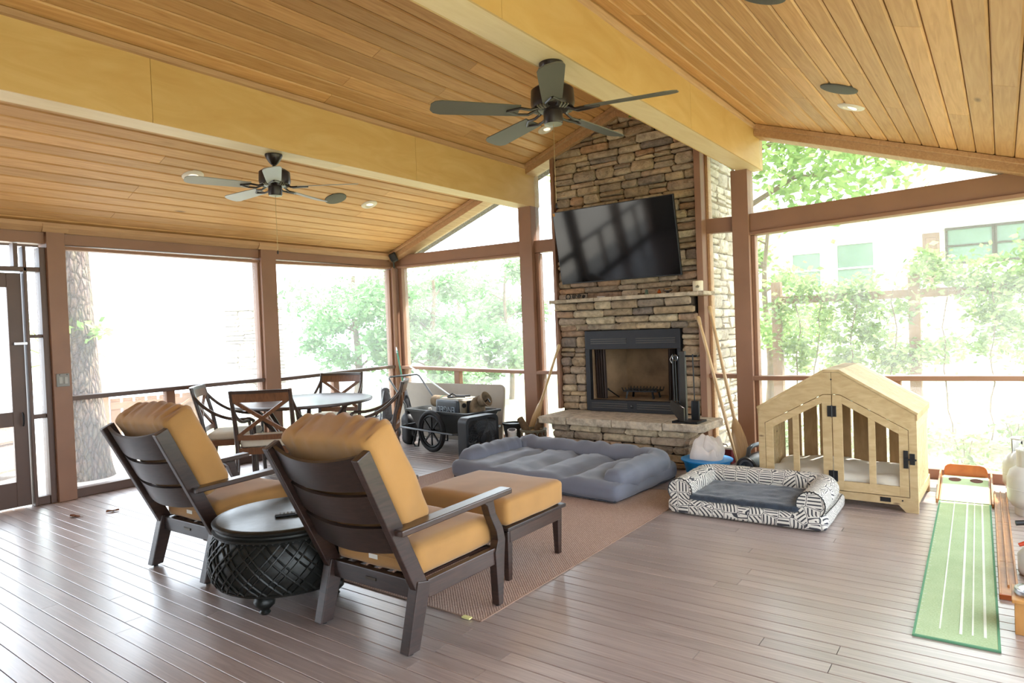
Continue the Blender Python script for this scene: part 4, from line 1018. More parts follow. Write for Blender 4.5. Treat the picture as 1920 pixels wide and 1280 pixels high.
for r_ in (.06, .1, .14, .18, .205): MB().tube([(r_*math.cos(2*PI*k/36), -.064, .255+r_*math.sin(2*PI*k/36)) for k in range(36)], .0024, 4, True).build('grille_ring', 'black', bf)
MB().lathe([(.05, 0), (.046, .01), (.0001, .012)], 24, T=Matrix.Translation((0, -.062, .255)) @ Matrix.Rotation(PI/2, 4, 'X')).build('hub', 'black', bf, smooth=True)
for k in range(5):
    a = 2*PI*k/5; T = Matrix.Translation((0, 0, .255)) @ Matrix.Rotation(a, 4, 'Y')
    MB().add([(.04, -.02, -.02), (.19, -.025, -.075), (.2, 0, 0.0), (.19, .02, .06), (.04, .02, .02)], [(0, 1, 2, 3, 4)], T).build('fan_blade', 'black', bf)
for s in (-1, 1): MB().box(s*.2-.02, s*.2+.02, -.075, .075, 0, .02).build('foot', 'black', bf, bevel=.004)

# ------------------------------------------------------------------ garden cart with its load
ct = thing('garden_cart', 'black two wheeled garden cart loaded with a cooler', 'cart', (-5.52, 6.17, 0), R(-8))
tubm = MB(); L2, W2, lb2, wb2 = .575, .275, .45, .2
def ringp(l, w, z, r_=.06, n=4):
    out = []
    for cx, cy, a0 in ((l-r_, w-r_, 0), (-l+r_, w-r_, 90), (-l+r_, -w+r_, 180), (l-r_, -w+r_, 270)):
        for i in range(n+1): a = R(a0+90*i/n); out.append((cx+r_*math.cos(a), cy+r_*math.sin(a), z))
    return out
rings = [ringp(lb2, wb2, .2), ringp(L2, W2, .46), ringp(L2+.025, W2+.025, .462), ringp(L2+.028, W2+.028, .485), ringp(L2-.01, W2-.01, .487), ringp(lb2-.02, wb2-.02, .22)]
n = len(rings[0]); vs_ = sum(rings, []); fs_ = [tuple(range(n-1, -1, -1)), tuple(5*n+k for k in range(n))]
for L in range(5):
    for i in range(n): fs_.append((L*n+i, L*n+(i+1) % n, (L+1)*n+(i+1) % n, (L+1)*n+i))
tubm.add(vs_, fs_).build('tub', plain('cart_poly', '#2c2f30', .5, var=.1), ct, smooth=True, ang=35)
for s in (-1, 1):
    w_ = MB(); yy = s*.335
    w_.tube([(.0+.225*math.cos(2*PI*k/36), yy, .25+.225*math.sin(2*PI*k/36)) for k in range(36)], .028, 10, True)
    wh = w_.build('wheel', 'rubber', ct, smooth=True)
    MB().tube([(.185*math.cos(2*PI*k/36), yy, .25+.185*math.sin(2*PI*k/36)) for k in range(36)], .014, 8, True).build('rim', 'blackm', wh, smooth=True)
    for k in range(8):
        a = 2*PI*k/8; MB().bar((.025*math.cos(a), yy, .25+.025*math.sin(a)), (.18*math.cos(a), yy, .25+.18*math.sin(a)), .016, .018, up=(0, 1, 0)).build('spoke', 'blackm', wh)
    MB().lathe([(.035, -.03), (.035, .03)], 16, T=Matrix.Translation((0, yy, .25)) @ Matrix.Rotation(PI/2, 4, 'X')).build('hub', 'blackm', wh, smooth=True)
MB().tube([(0, -.36, .25), (0, .36, .25)], .01, 8).build('axle', 'steel', ct, smooth=True)
for s in (-1, 1): MB().tube([(-.62, s*.29, .27), (-.55, s*.385, .265), (.45, s*.385, .25), (.5, s*.3, .25)], .012, 8).build('side_frame', plain('grey_tube', '#5c5f62', .35, .6) if s < 0 else bpy.data.materials['grey_tube'], ct, smooth=True)
MB().tube([(-.62, -.29, .27), (-.62, .29, .27)], .012, 8).build('cross_tube', bpy.data.materials['grey_tube'], ct, smooth=True)
for s in (-1, 1): MB().tube([(-.45, s*.22, .21), (-.50, s*.24, .05), (-.47, s*.24, .013), (-.40, s*.24, .013), (-.37, s*.22, .21)], .011, 8).build('stand_leg', 'blackm', ct, smooth=True)
MB().tube([(-.60, -.25, .27), (-.62, -.25, .52), (-.68, -.25, .58), (-.96, -.25, .85), (-.98, -.22, .872), (-.98, .22, .872), (-.96, .25, .85), (-.68, .25, .58), (-.62, .25, .52), (-.60, .25, .27)], .0125, 8).build('handle', bpy.data.materials['grey_tube'], ct, smooth=True)

cl = thing('cooler', 'tan and black portable cooler turned upside down on the garden cart', 'cooler', (-5.40, 6.17, .40), R(-8))
MT['tan'] = plain('tan_plastic', '#7a6f5c', .4, var=.06)
MB().cushion((0, 0, .11), (.42, .36, .22), .03, .0, 10).build('body', 'tan', cl, smooth=True, ang=60)
MB().cushion((0, -.185, .11), (.41, .045, .215), .02, 0, 10).build('front_panel', plain('dark_blue_grey', '#2a3038', .45), cl, smooth=True, ang=60)
MB().cushion((0, 0.0, .222), (.36, .3, .02), .009, 0, 8).build('base_plate', plain('pale_base', '#a9a493', .4), cl, smooth=True, ang=60)
text_obj('ENGEL', .105, plain('embossed_grey', '#8d99a4', .4), cl, (.0, -.2085, .105), (PI/2, PI, 0), .004)
MB().box(.207, .218, -.06, .04, .02, .2).build('side_strap', 'black', cl, bevel=.004)
MB().lathe([(.03, 0), (.03, .012), (.018, .012), (.018, .004), (.0001, .004)], 20, T=Matrix.Translation((.209, -.11, .15)) @ Matrix.Rotation(PI/2, 4, 'Y')).build('side_grip', 'black', cl, smooth=True)
MB().tube([(-.08, -.12, .24), (-.05, -.06, .275), (.0, -.05, .255), (.03, .02, .246), (.1, .1, .244)], .012, 8).build('carry_strap', 'black', cl, smooth=True); MB().tube([(-.06, -.12, .24), (.05, -.1, .245), (.14, -.02, .243)], .01, 8).build('carry_strap', 'black', cl, smooth=True)
cb = thing('camouflage_bag', 'brown camouflage bag with a flared opening behind the cooler', 'bag', (-5.085, 6.15, .40), R(5))
MT['camo'] = plain('camo_cloth', '#71604a', .9, var=.5, nscale=12)
MB().cushion((0, 0, .12), (.13, .22, .24), .06, .02, 14, .02, 8, 4).build('sack', 'camo', cb, smooth=True, ang=80)
MB().lathe([(.06, .0), (.075, .05), (.095, .1), (.088, .1), (.05, .02), (.0001, .02)], 16, T=Matrix.Translation((.07, -.04, .19)) @ Matrix.Rotation(R(65), 4, 'Y')).build('mouth', 'camo', cb, smooth=True)
MB().tube([(.15, -.06, .2), (.18, -.05, .23), (.2, -.04, .19)], .01, 6).build('drawstring', 'black', cb, smooth=True)
cd_ = thing('camping_roll', 'olive rolled mat lying in the back of the garden cart', 'bedroll', (-5.82, 6.31, .44), R(-10))
MB().lathe([(.0001, -.16), (.055, -.16), (.075, -.14), (.078, .14), (.055, .16), (.0001, .16)], 20, T=Matrix.Translation((0, 0, .11)) @ Matrix.Rotation(PI/2, 4, 'Y')).build('roll', 'camo', cd_, smooth=True); MB().lathe([(.08, -.012), (.08, .012)], 20, T=Matrix.Translation((.06, 0, .11)) @ Matrix.Rotation(PI/2, 4, 'Y')).build('strap', plain('green_strap', '#3d6a4c', .7), cd_, smooth=True)
wj = thing('white_bottle', 'small white bottle standing in the left end of the cart', 'bottle', (-5.83, 6.1, .3))
MB().lathe([(.03, 0), (.034, .01), (.034, .12), (.015, .145), (.015, .16)], 16).build('body', 'white', wj, smooth=True); MB().lathe([(.02, .16), (.02, .19), (.0001, .192)], 14).build('cap', 'white', wj, smooth=True)

# grey folding table on its edge
ft = thing('folding_table', 'pale grey plastic folding table stored on edge against the back screen', 'folding table', (-6.02, 6.63, 0)); ft.rotation_euler = (R(-7), 0, 0)
MT['ftab'] = plain('grey_plastic', '#8f8578', .5, var=.05)
po = [(u, z) for u, z in rrect(1.84, .745, .07)]
MB().prism(po, 'y', -.022, .022).build('top', 'ftab', ft, bevel=.008)
MB().prism([(u*.93, (z-.372)*.86+.372) for u, z in po], 'y', .022, .034).build('underside_rib', 'ftab', ft)
for s in (-1, 1): MB().tube([(s*.75, .045, .12), (s*.75, .045, .62), (s*.3, .045, .62), (s*.3, .045, .12)], .012, 8).build('folded_leg', bpy.data.materials['grey_tube'], ft, smooth=True)

# folded chair bundle and bags in the corner
fc = thing('folded_camp_chair', 'folded silver framed camp chair with dark fabric beside the garden cart', 'camp chair', (-6.38, 5.8, 0), R(10))
for k, (p, q) in enumerate((((-.09, -.06, .015), (.03, .02, .74)), ((-.05, -.08, .015), (.06, -.03, .72)), ((.0, -.08, .015), (-.03, .05, .76)), ((.05, -.05, .015), (.1, .03, .7)), ((.08, .02, .015), (.0, .08, .74)), ((-.1, .03, .015), (.02, .07, .72)))):
    MB().tube([p, q], .009, 8).build('tube', 'alum', fc, smooth=True)
MB().cushion((.05, .02, .55), (.13, .1, .42), .05, 0, 14, .03, 9, 2).build('folded_fabric', plain('grey_mesh_fabric', '#5a5a5e', .8, var=.3, nscale=30), fc, smooth=True, ang=80)
for p in ((-.09, -.06), (.0, -.08), (.08, .02)): MB().lathe([(.014, 0), (.014, .02)], 10, (p[0], p[1], 0)).build('foot', 'black', fc)
um = thing('folded_umbrella', 'furled dark umbrella with a green pole tilted in the corner', 'umbrella', (-6.5, 6.28, 0))
MB().tube([(.18, 0, .01), (-.32, .24, 1.2)], .011, 8).build('pole', plain('green_metal', '#2f6b54', .35, .3), um, smooth=True)
MB().tube([(.16, .01, .1), (.1, .04, .25), (-.02, .095, .5), (-.14, .155, .78)], [.03, .055, .05, .018], 10).build('canopy', plain('dark_canopy', '#2a2b30', .85, var=.2), um, smooth=True)
MB().tube([(-.31, .235, 1.17), (-.345, .252, 1.25)], [.014, .006], 8).build('tip', 'alum', um, smooth=True)
rk = thing('garden_rake', 'thin metal pole tool slanting from the corner down behind the cart', 'garden tool', (-6.1, 6.5, 0))
MB().tube([(.32, .085, .52), (-.56, .1, .98)], .0115, 8).build('handle', 'alum', rk, smooth=True)
MB().tube([(.3, .086, .53), (.62, .075, .36)], .009, 6).build('shank', 'blackm', rk, smooth=True)
db = thing('duffel_bag', 'black duffel bag slumped on the floor behind the sideways dining chair', 'bag', (-6.75, 6.12, 0), R(70))
MB().cushion((0, 0, .17), (.46, .28, .33), .11, .03, 18, .04, 6, 7).build('body', plain('black_nylon', '#17181b', .6, var=.3), db, smooth=True, ang=80)
for s in (-1, 1): MB().tube(arc((-.12, s*.05, .33), (0, s*.09, .52), (.12, s*.05, .33), 8), .011, 6).build('strap', 'black', db, smooth=True)
db2 = thing('black_sack', 'black stuffed sack behind the folded camp chair', 'bag', (-6.27, 6.16, 0))
MB().cushion((0, 0, .19), (.19, .2, .38), .08, .02, 16, .03, 7, 12).build('body', bpy.data.materials['black_nylon'], db2, smooth=True, ang=80); MB().tube([(-.02, 0, .38), (.0, .0, .44), (.03, .0, .45)], [.05, .025, .04], 8).build('tied_neck', bpy.data.materials['black_nylon'], db2, smooth=True)

# ------------------------------------------------------------------ right hand side
js = thing('portable_speaker', 'black cylindrical portable loudspeaker with a carry handle by the post', 'loudspeaker', (-1.86, 6.27, .107), R(80))
T = Matrix.Rotation(PI/2, 4, 'Y')
MB().lathe([(.075, -.2), (.095, -.19), (.105, -.1), (.105, .1), (.095, .19), (.075, .2)], 28, T=T).build('body', 'black', js, smooth=True)
for s in (-1, 1): MB().lathe([(.0001, s*.197), (.05, s*.199), (.072, s*.205), (.078, s*.2)], 24, T=T).build('bass_cone', plain('cone_grey', '#6d7176', .4) if s < 0 else bpy.data.materials['cone_grey'], js, smooth=True)
for s in (-1, 1): MB().tube([(s*.203, .084*math.cos(2*PI*k/24), .084*math.sin(2*PI*k/24)) for k in range(24)], .012, 8, True).build('end_ring', 'black', js, smooth=True)
MB().tube([(-.17, 0, .09), (-.14, 0, .16), (-.08, 0, .18), (.08, 0, .18), (.14, 0, .16), (.17, 0, .09)], .02, 10).build('handle', plain('speaker_gunmetal', '#3c434c', .3, .3), js, smooth=True)

# putting green
pg = thing('putting_mat', 'long green putting mat with white lines and a wooden two hole ramp', 'putting mat', (-.225, 4.8, 0), R(1.4))
t = NT('putting_turf'); v = t.coords((1, 1, 1), rnd=False); nz = t.new('TexNoise'); nz.inputs['Scale'].default_value = 120; nz.inputs['Detail'].default_value = 5; t.link(v, nz.inputs['Vector'])
n2 = t.new('TexNoise'); n2.inputs['Scale'].default_value = 5; t.link(v, n2.inputs['Vector'])
r1 = t.ramp([(.3, hexc('#97ad80')), (.7, hexc('#b7c8a0'))], t.math('ADD', t.math('MULTIPLY', nz.outputs['Fac'], .6), t.math('MULTIPLY', n2.outputs['Fac'], .4))); t.link(r1.outputs[0], t.b.inputs['Base Color']); t.b.inputs['Roughness'].default_value = .95; t.bump(nz.outputs['Fac'], .5, .004); MT['turf'] = t.m
MT['turfline'] = plain('white_line', '#dfe6d6', .9); MT['turfedge'] = plain('green_edge', '#5c8f6c', .9)
MB().box(-.152, .152, -1.36, 1.30, .001, .008).build('turf', 'turf', pg)
for s in (-1, 1): MB().box(*sorted((s*.152, s*.162)), -1.36, 1.30, .001, .009).build('edge_binding', 'turfedge', pg)
MB().box(-.162, .162, -1.372, -1.36, .001, .009).build('edge_binding', 'turfedge', pg)
for x, w, y0 in ((-.062, .007, -1.25), (.018, .011, -1.27), (.062, .007, -1.26), (.108, .011, -1.26)): MB().box(x-w/2, x+w/2, y0, 1.28, .008, .0088).build('line', 'turfline', pg)
for k in range(44): MB().box(-.15, -.142 if k % 4 else -.134, -1.3+k*.058, -1.3+k*.058+.003, .008, .0087).build('distance_tick', 'turfline', pg)
MT['pwood'] = wood('ramp_wood', '#a06a3c', '#bd8552', (4, 4, 4), .4, .03, .03)
MT['orange'] = wood('back_board_wood', '#9c4c20', '#b9632f', (4, 4, 4), .4, .03, .03)
ra = MB().prism([(1.22, .0), (1.86, 0), (1.86, .07), (1.7, .085), (1.22, .012)], 'x', -.165, .165).build('ramp', 'pwood', pg, bevel=.003)
MB().prism([(1.21, .013), (1.215, .0165), (1.69, .0885), (1.86, .0745), (1.86, .071), (1.69, .085)], 'x', -.152, .152).build('ramp_turf', plain('sunlit_turf', '#b9cfa6', .9), ra)  # turf paler than the mat: sunlight on the ramp painted into the colour
for x in (-.07, .075):
    MB().lathe([(.0001, 0), (.043, 0), (.043, .003), (.0001, .003)], 24, T=Matrix.Translation((x, 1.66, .083)) @ Matrix.Rotation(R(8.5), 4, 'X')).build('hole', plain('hole_dark', '#5a2a12', .8) if x < 0 else bpy.data.materials['hole_dark'], ra)
for s in (-1, 1): MB().prism([(1.16, 0), (1.86, 0), (1.86, .12), (1.6, .105), (1.16, .03)], 'x', *sorted((s*.167, s*.18))).build('side_board', 'pwood', ra, bevel=.002)
bp = [(-.15, .04), (.15, .04)]+[(.15-.05+.05*math.cos(R(a)), .12+.05*math.sin(R(a))) for a in (0, 30, 60, 90)]+[(-.1+.05*math.cos(R(a)), .12+.05*math.sin(R(a))) for a in (90, 120, 150, 180)]
MB().prism(bp, 'y', 1.862, 1.88).build('back_board', 'orange', ra, bevel=.003)
tk = thing('ball_return_track', 'narrow grooved wooden ball return track beside the putting mat', 'ball track', (-.018, 5.3, 0), R(1))
for y0, y1 in ((-1.2, -.62), (-.617, .25), (.253, 1.15)):
    MB().box(-.042, .042, y0, y1, 0, .012).build('track_board', 'pwood', tk, bevel=.002)
for x in (-.036, 0.0, .036): MB().box(x-.005, x+.005, -1.19 if x else -1.05, 1.14, .012, .024).build('guide_rail', 'pwood', tk, bevel=.002)
MB().box(-.042, .042, -1.215, -1.2, 0, .026).build('end_stop', 'orange', tk, bevel=.002)

def tank(label, loc, rz):
    t_ = thing('propane_tank', label, 'propane tank', loc, rz, group='propane tanks')
    tm = plain('tank_paint', '#cccac6', .4, var=.06) if 'tank_paint' not in bpy.data.materials else bpy.data.materials['tank_paint']
    MB().lathe([(.0001, .03), (.08, .035), (.125, .06), (.152, .11), (.152, .26), (.135, .31), (.09, .345), (.03, .36), (.0001, .36)], 36).build('body', tm, t_, smooth=True)
    MB().lathe([(.105, 0), (.11, .0), (.11, .05), (.105, .05), (.105, 0)], 28).build('foot_ring', tm, t_, smooth=True)
    MB().lathe([(.1525, .182), (.1545, .186), (.1525, .19)], 36).build('weld_seam', tm, t_, smooth=True)
    col = MB(); N = 22; vs_, fs_ = [], []
    for i in range(N+1):
        a = R(-150+300*i/N)
        vs_ += [(.095*math.cos(a), .095*math.sin(a), .335), (.095*math.cos(a), .095*math.sin(a), .455), (.09*math.cos(a), .09*math.sin(a), .455), (.09*math.cos(a), .09*math.sin(a), .335)]
    for i in range(N):
        hole = 4 <= i <= 7 or 14 <= i <= 17
        if not hole:
            for k in range(4): fs_.append((i*4+k, i*4+(k+1) % 4, (i+1)*4+(k+1) % 4, (i+1)*4+k))
    col.add(vs_, fs_).build('collar', tm, t_)
    MB().tube([(.0925*math.cos(R(-150+300*i/N)), .0925*math.sin(R(-150+300*i/N)), .455) for i in range(N+1)], .006, 6).build('collar_rim', tm, t_, smooth=True)
    vv = MB().lathe([(.02, .35), (.02, .4), (.012, .41)], 14).build('valve', plain('brass', '#a8874a', .35, .9) if 'brass' not in bpy.data.materials else bpy.data.materials['brass'], t_, smooth=True)
    MB().lathe([(.03, .41), (.034, .418), (.034, .43), (.028, .436)], 16).build('valve_knob', 'black', vv, smooth=True)
    MB().tube([(.01, 0, .385), (-.05, -.02, .385)], .014, 10).build('outlet', 'black', vv, smooth=True)
    return t_
tank('white propane tank with its collar, nearer of the two by the right edge', (.155, 5.9, 0), R(200))
tank('white propane tank half hidden behind the nearer tank', (.13, 6.42, 0), R(160))

sp_t = thing('pump_sprayer', 'small orange and white pump with a black T handle at the right edge', 'garden sprayer', (.14, 4.55, 0)); sp_t.scale = (1.2, 1.2, 1.2)
MB().lathe([(.07, 0), (.08, .01), (.082, .09), (.06, .12), (.035, .135)], 20).build('bottle', plain('sprayer_white', '#c9c5c0', .45), sp_t, smooth=True)
MB().lathe([(.036, .133), (.045, .137), (.045, .165), (.03, .17)], 18).build('collar', plain('sprayer_orange', '#c8431f', .4), sp_t, smooth=True)
MB().tube([(0, 0, .165), (-.03, 0, .235)], .012, 8).build('plunger', 'black', sp_t, smooth=True)
MB().tube([(-.085, -.012, .232), (-.03, 0, .24), (.02, .012, .244)], .012, 8).build('tee_handle', 'black', sp_t, smooth=True)
MB().tube([(-.04, -.01, .15), (-.075, -.02, .135)], [.012, .008], 8).build('nozzle', bpy.data.materials['sprayer_orange'], sp_t, smooth=True)

bs = thing('pet_bowl_stand', 'low wooden pet feeder stand at the lower right edge', 'pet feeder', (.175, 3.76, 0))
MT['feed'] = wood('feeder_wood', '#a9743c', '#c08c50', (8, 3, 3), .4, .03, .03)
MB().box(-.165, .165, -.1, .12, .142, .158).build('top', 'feed', bs, bevel=.003)
for s in (-1, 1): MB().box(*sorted((s*.155, s*.09)), -.09, .11, 0, .142).build('leg_panel', 'feed', bs, bevel=.002)
MB().box(-.135, .135, .0, .015, .07, .13).build('stretcher', 'feed', bs, bevel=.002)
for k, y_ in enumerate((-.08, .08)):
    sb = thing('pet_bowl', ('steel pet bowl at the left end of the feeder stand', 'steel pet bowl at the right end of the feeder stand')[k], 'bowl', (.175+y_, 3.77, .1585))
    MB().lathe([(.0001, .002), (.045, .002), (.058, .022), (.073, .026), (.075, .022), (.075, 0)], 32).build('bowl', 'steel', sb, smooth=True); MB().lathe([(.0001, .004), (.046, .004)], 24).build('water', plain('bowl_water', '#404a48', .05) if k == 0 else bpy.data.materials['bowl_water'], sb)

# dry leaves blown in by the door
MT['dry'] = plain('dry_leaf', '#7a4a2c', .8, var=.2)
for nm, loc, a, sc in (('curled brown leaf on the floor boards nearest the door post', (-6.33, 2.27, .0005), 20, 1.0), ('pale torn leaf on the floor just right of the curled brown leaf', (-6.22, 2.52, .0005), 70, .9)):
    t_ = thing('dry_leaf', nm, 'leaf', loc, R(a), group='dry leaves on the floor')
    vs_ = []; fs_ = []
    for i in range(7):
        u = i/6; w = sc*.03*math.sin(PI*min(1, u*1.05+.02))*(1.2 if i % 2 else .8)
        vs_ += [(sc*(u-.5)*.11, -w, .004+.012*abs(math.sin(u*3))), (sc*(u-.5)*.11, 0, .002), (sc*(u-.5)*.11, w, .004+.014*abs(math.cos(u*3)))]
    for i in range(6): fs_ += [(i*3, i*3+1, i*3+4, i*3+3), (i*3+1, i*3+2, i*3+5, i*3+4)]
    o = MB().add(vs_, fs_).build('blade', 'dry', t_); sm = o.modifiers.new('thick', 'SOLIDIFY'); sm.thickness = .001
    MB().tube([(sc*.05, 0, .003), (sc*.085, .006, .003)], .0015, 5).build('stalk', 'dry', t_)
# ------------------------------------------------------------------ outside
def ground_mat(name, stops, sc):
    t = NT(name); v = t.coords((1, 1, 1), rnd=False); a = t.new('TexNoise'); a.inputs['Scale'].default_value = sc; a.inputs['Detail'].default_value = 8; a.inputs['Roughness'].default_value = .65; t.link(v, a.inputs['Vector'])
    r = t.ramp(stops, a.outputs['Fac']); t.link(r.outputs[0], t.b.inputs['Base Color']); t.b.inputs['Roughness'].default_value = 1; t.bump(a.outputs['Fac'], .6, .05); return t.m
MT['yard'] = ground_mat('yard_soil', [(.3, hexc('#8f7c6a')), (.45, hexc('#a39f78')), (.55, hexc('#9aa074')), (.7, hexc('#baad9c'))], 1.7)
MT['patio'] = plain('pale_patio', '#c9c0b2', .8, var=.08, nscale=2)
yard = MB().add([(-13, -14, -.28), (30, -14, -.28), (30, 45, -.28), (-13, 45, -.28)], [(0, 1, 2, 3)]).build('ground_yard', 'yard'); tag(yard, 'sunny yard of leaf litter and patchy grass outside the screens', 'ground', kind='structure')
pat = MB().box(-13, -7.26, -10, 4.6, -.3, -.02).build('ground_patio', 'patio'); tag(pat, 'bright pale patio outside the left screens', 'ground', kind='structure')
lake = MB().add([(-200, -120, -1.2), (-13, -120, -1.2), (-13, 160, -1.2), (-200, 160, -1.2)], [(0, 1, 2, 3)]).build('ground_water', plain('lake_water', '#8f9a9c', .18, var=.03)); tag(lake, 'glaring white water beyond the patio', 'water', kind='structure')

def leaf_mat(name, c, tc, k=.5):
    t = NT(name); oi = t.new('NewGeometry') if False else t.new('NewGeometry'.replace('New', 'New'))
    r = t.ramp([(0, hexc(c)), (1, hexc(tc))], oi.outputs['Random Per Island'])
    d = t.new('BsdfDiffuse'); l = t.new('BsdfTranslucent'); m = t.new('MixShader'); m.inputs[0].default_value = k
    t.link(r.outputs[0], d.inputs[0]); t.link(r.outputs[0], l.inputs[0]); t.link(d.outputs[0], m.inputs[1]); t.link(l.outputs[0], m.inputs[2]); t.link(m.outputs[0], t.out.inputs['Surface'])
    return t.m
MT['leaf'] = leaf_mat('oak_leaves', '#6f9350', '#a9c47a'); MT['leaf2'] = leaf_mat('pale_leaves', '#5f8a55', '#93b585'); MT['vine'] = leaf_mat('vine_leaves', '#728f52', '#b9cc8c'); MT['palm'] = leaf_mat('palm_leaves', '#8fa85c', '#c2cf96')
MT['trunk'] = plain('pine_bark', '#75604f', .95, var=.3, nscale=10)
# plated bark
t = NT('plated_bark'); v = t.coords((1, 1, .32), rnd=False); vo = t.new('TexVoronoi', feature='DISTANCE_TO_EDGE'); vo.inputs['Scale'].default_value = 26; t.link(v, vo.inputs['Vector']); nz = t.new('TexNoise'); nz.inputs['Scale'].default_value = 14; nz.inputs['Detail'].default_value = 8; t.link(v, nz.inputs['Vector'])
r1 = t.ramp([(.0, hexc('#382c25')), (.12, hexc('#6f5e50')), (.5, hexc('#897868'))], vo.outputs['Distance']); t.link(t.mix(.35, r1.outputs[0], nz.outputs['Color'], 'SOFT_LIGHT'), t.b.inputs['Base Color']); t.b.inputs['Roughness'].default_value = .95; t.bump(vo.outputs['Distance'], .8, .05); MT['plated'] = t.m
def leaves(mb, clumps, n, size, rng):
    for _ in range(n):
        c, r = rng.choice(clumps)
        p = Vector((rng.gauss(0, 1), rng.gauss(0, 1), rng.gauss(0, .8))); p = Vector(c)+p*r*.45
        a = Vector((rng.uniform(-1, 1), rng.uniform(-1, 1), rng.uniform(-.6, .6))).normalized(); b = a.cross(Vector((rng.uniform(-1, 1), rng.uniform(-1, 1), rng.uniform(-1, 1)))).normalized()
        s = size*rng.uniform(.6, 1.3); i = len(mb.v)
        mb.v += [tuple(p-a*s*.6), tuple(p+b*s*.32-a*s*.05), tuple(p+a*s*.6), tuple(p-b*s*.32-a*s*.05)]; mb.f.append((i, i+1, i+2, i+3))
    return mb
def tree(label, loc, H_, r0, crown_z, spread, n, size, mat, seed, lean=(0, 0), nb=7, cat='tree', low=.45):
    rng = random.Random(seed); t_ = thing('tree', label, cat, loc, group='trees around the porch')
    pts = [Vector((lean[0]*u*H_+.05*math.sin(u*7+seed), lean[1]*u*H_+.05*math.cos(u*5+seed), u*H_)) for u in [i/8 for i in range(9)]]
    MB().tube(pts, [r0*(1.18-.8*i/8) for i in range(9)], 12).build('trunk', 'trunk', t_, smooth=True)
    clumps = []
    for k in range(nb):
        u = rng.uniform(low, .98); b0 = pts[int(u*8)]; a = rng.uniform(0, 2*PI); L = spread*rng.uniform(.55, 1.05)
        e = b0+Vector((math.cos(a)*L, math.sin(a)*L, rng.uniform(.0, .5)*L)); md = (b0+e)/2+Vector((0, 0, .12*L))
        MB().tube([b0, md, e], [r0*.3, r0*.2, r0*.06], 6).build('branch', 'trunk', t_, smooth=True)
        clumps += [(e, L*.42), (md, L*.36), (e+Vector((rng.uniform(-.4, .4), rng.uniform(-.4, .4), rng.uniform(-.3, .4)))*L, L*.36)]
    o = leaves(MB(), clumps, n, size, rng).build('foliage', mat, t_); o['kind'] = 'stuff'
    return t_
# big pine right outside the left screen
bt_ = thing('pine_tree', 'thick pine trunk with plated grey bark just outside the left screen', 'tree', (-8.22, 3.08, -.02))
N = 40; vs_, fs_ = [], []; NZ = 90
for j in range(NZ+1):
    z = -.05+j*.075; rr = .215+.07*math.exp(-z*2.2)-.012*z
    for i in range(N):
        a = 2*PI*i/N; q = rr*(1+.05*noise.noise(Vector((math.cos(a)*5, math.sin(a)*5, z*2.2)))+.035*noise.noise(Vector((math.cos(a)*14, math.sin(a)*14, z*5)))); vs_.append((q*math.cos(a)-.02*z, q*math.sin(a)-.018*z, z))
for j in range(NZ):
    for i in range(N): fs_.append((j*N+i, j*N+(i+1) % N, (j+1)*N+(i+1) % N, (j+1)*N+i))
MB().add(vs_, fs_).build('trunk', 'plated', bt_, smooth=True)
rng = random.Random(3); o = leaves(MB(), [((.1, -.2, 1.72), .16), ((.22, .03, 1.66), .18), ((.2, .1, 1.6), .12)], 70, .09, rng).build('sprout_leaves', 'leaf', bt_); o['kind'] = 'stuff'
# palm beyond
def palm(label, loc, h, L, nfr, seed):
    rng = random.Random(seed); t_ = thing('palm', label, 'palm', loc, group='palms beyond the patio')
    MB().tube([(0, 0, 0), (.03, 0, h*.5), (0, 0, h)], [.13, .11, .1], 10).build('trunk', 'trunk', t_, smooth=True)
    for k in range(nfr):
        a = 2*PI*k/nfr+rng.uniform(-.2, .2); el = rng.uniform(-.5, 1.1); m = MB()
        d = Vector((math.cos(a)*math.cos(el), math.sin(a)*math.cos(el), math.sin(el))); c = Vector((0, 0, h))+d*L*.5
        sd = d.cross(Vector((0, 0, 1))).normalized()
        for i in range(13):
            f = (i-6)/6*1.15; e = c+(d*math.cos(f)+sd*math.sin(f))*L*.5-Vector((0, 0, .1*L)); w = .018; q = (d.cross(sd)).normalized()*.006
            pr = (sd*math.cos(f)-d*math.sin(f))*w; j = len(m.v); m.v += [tuple(c), tuple((c+e)/2+pr), tuple(e), tuple((c+e)/2-pr)]; m.f.append((j, j+1, j+2, j+3))
        m.tube([Vector((0, 0, h)), c], .012, 5)
        m.build('frond', 'palm', t_)
palm('pale fan palm seen through the sidelight next to the door', (-12.3, 4.3, -.3), 1.5, 1.3, 14, 4)
# stone pillar in the garden
sc_ = thing('garden_chimney', 'pale stacked stone outdoor chimney beyond the second window', 'chimney', (-16.1, 10.5, -1.2), R(36.4))
for z, h in courses(0, 3.45, (), (.14, .18, .22)):
    w0 = -.38 if z < 1.75 else -.85
    def pgc(o, u, zz): o.location = (u, -.5, zz)
    lay(sc_, [(w0, .75)], z, h, pgc, (.3, .7), mat='stone_pale', dep=(.05, .1))
MB().box(-.82, .72, -.5, .5, 1.75, 3.42).build('core', 'stone_pale', sc_); MB().box(-.35, .72, -.5, .5, 0, 1.75).build('core', 'stone_pale', sc_)
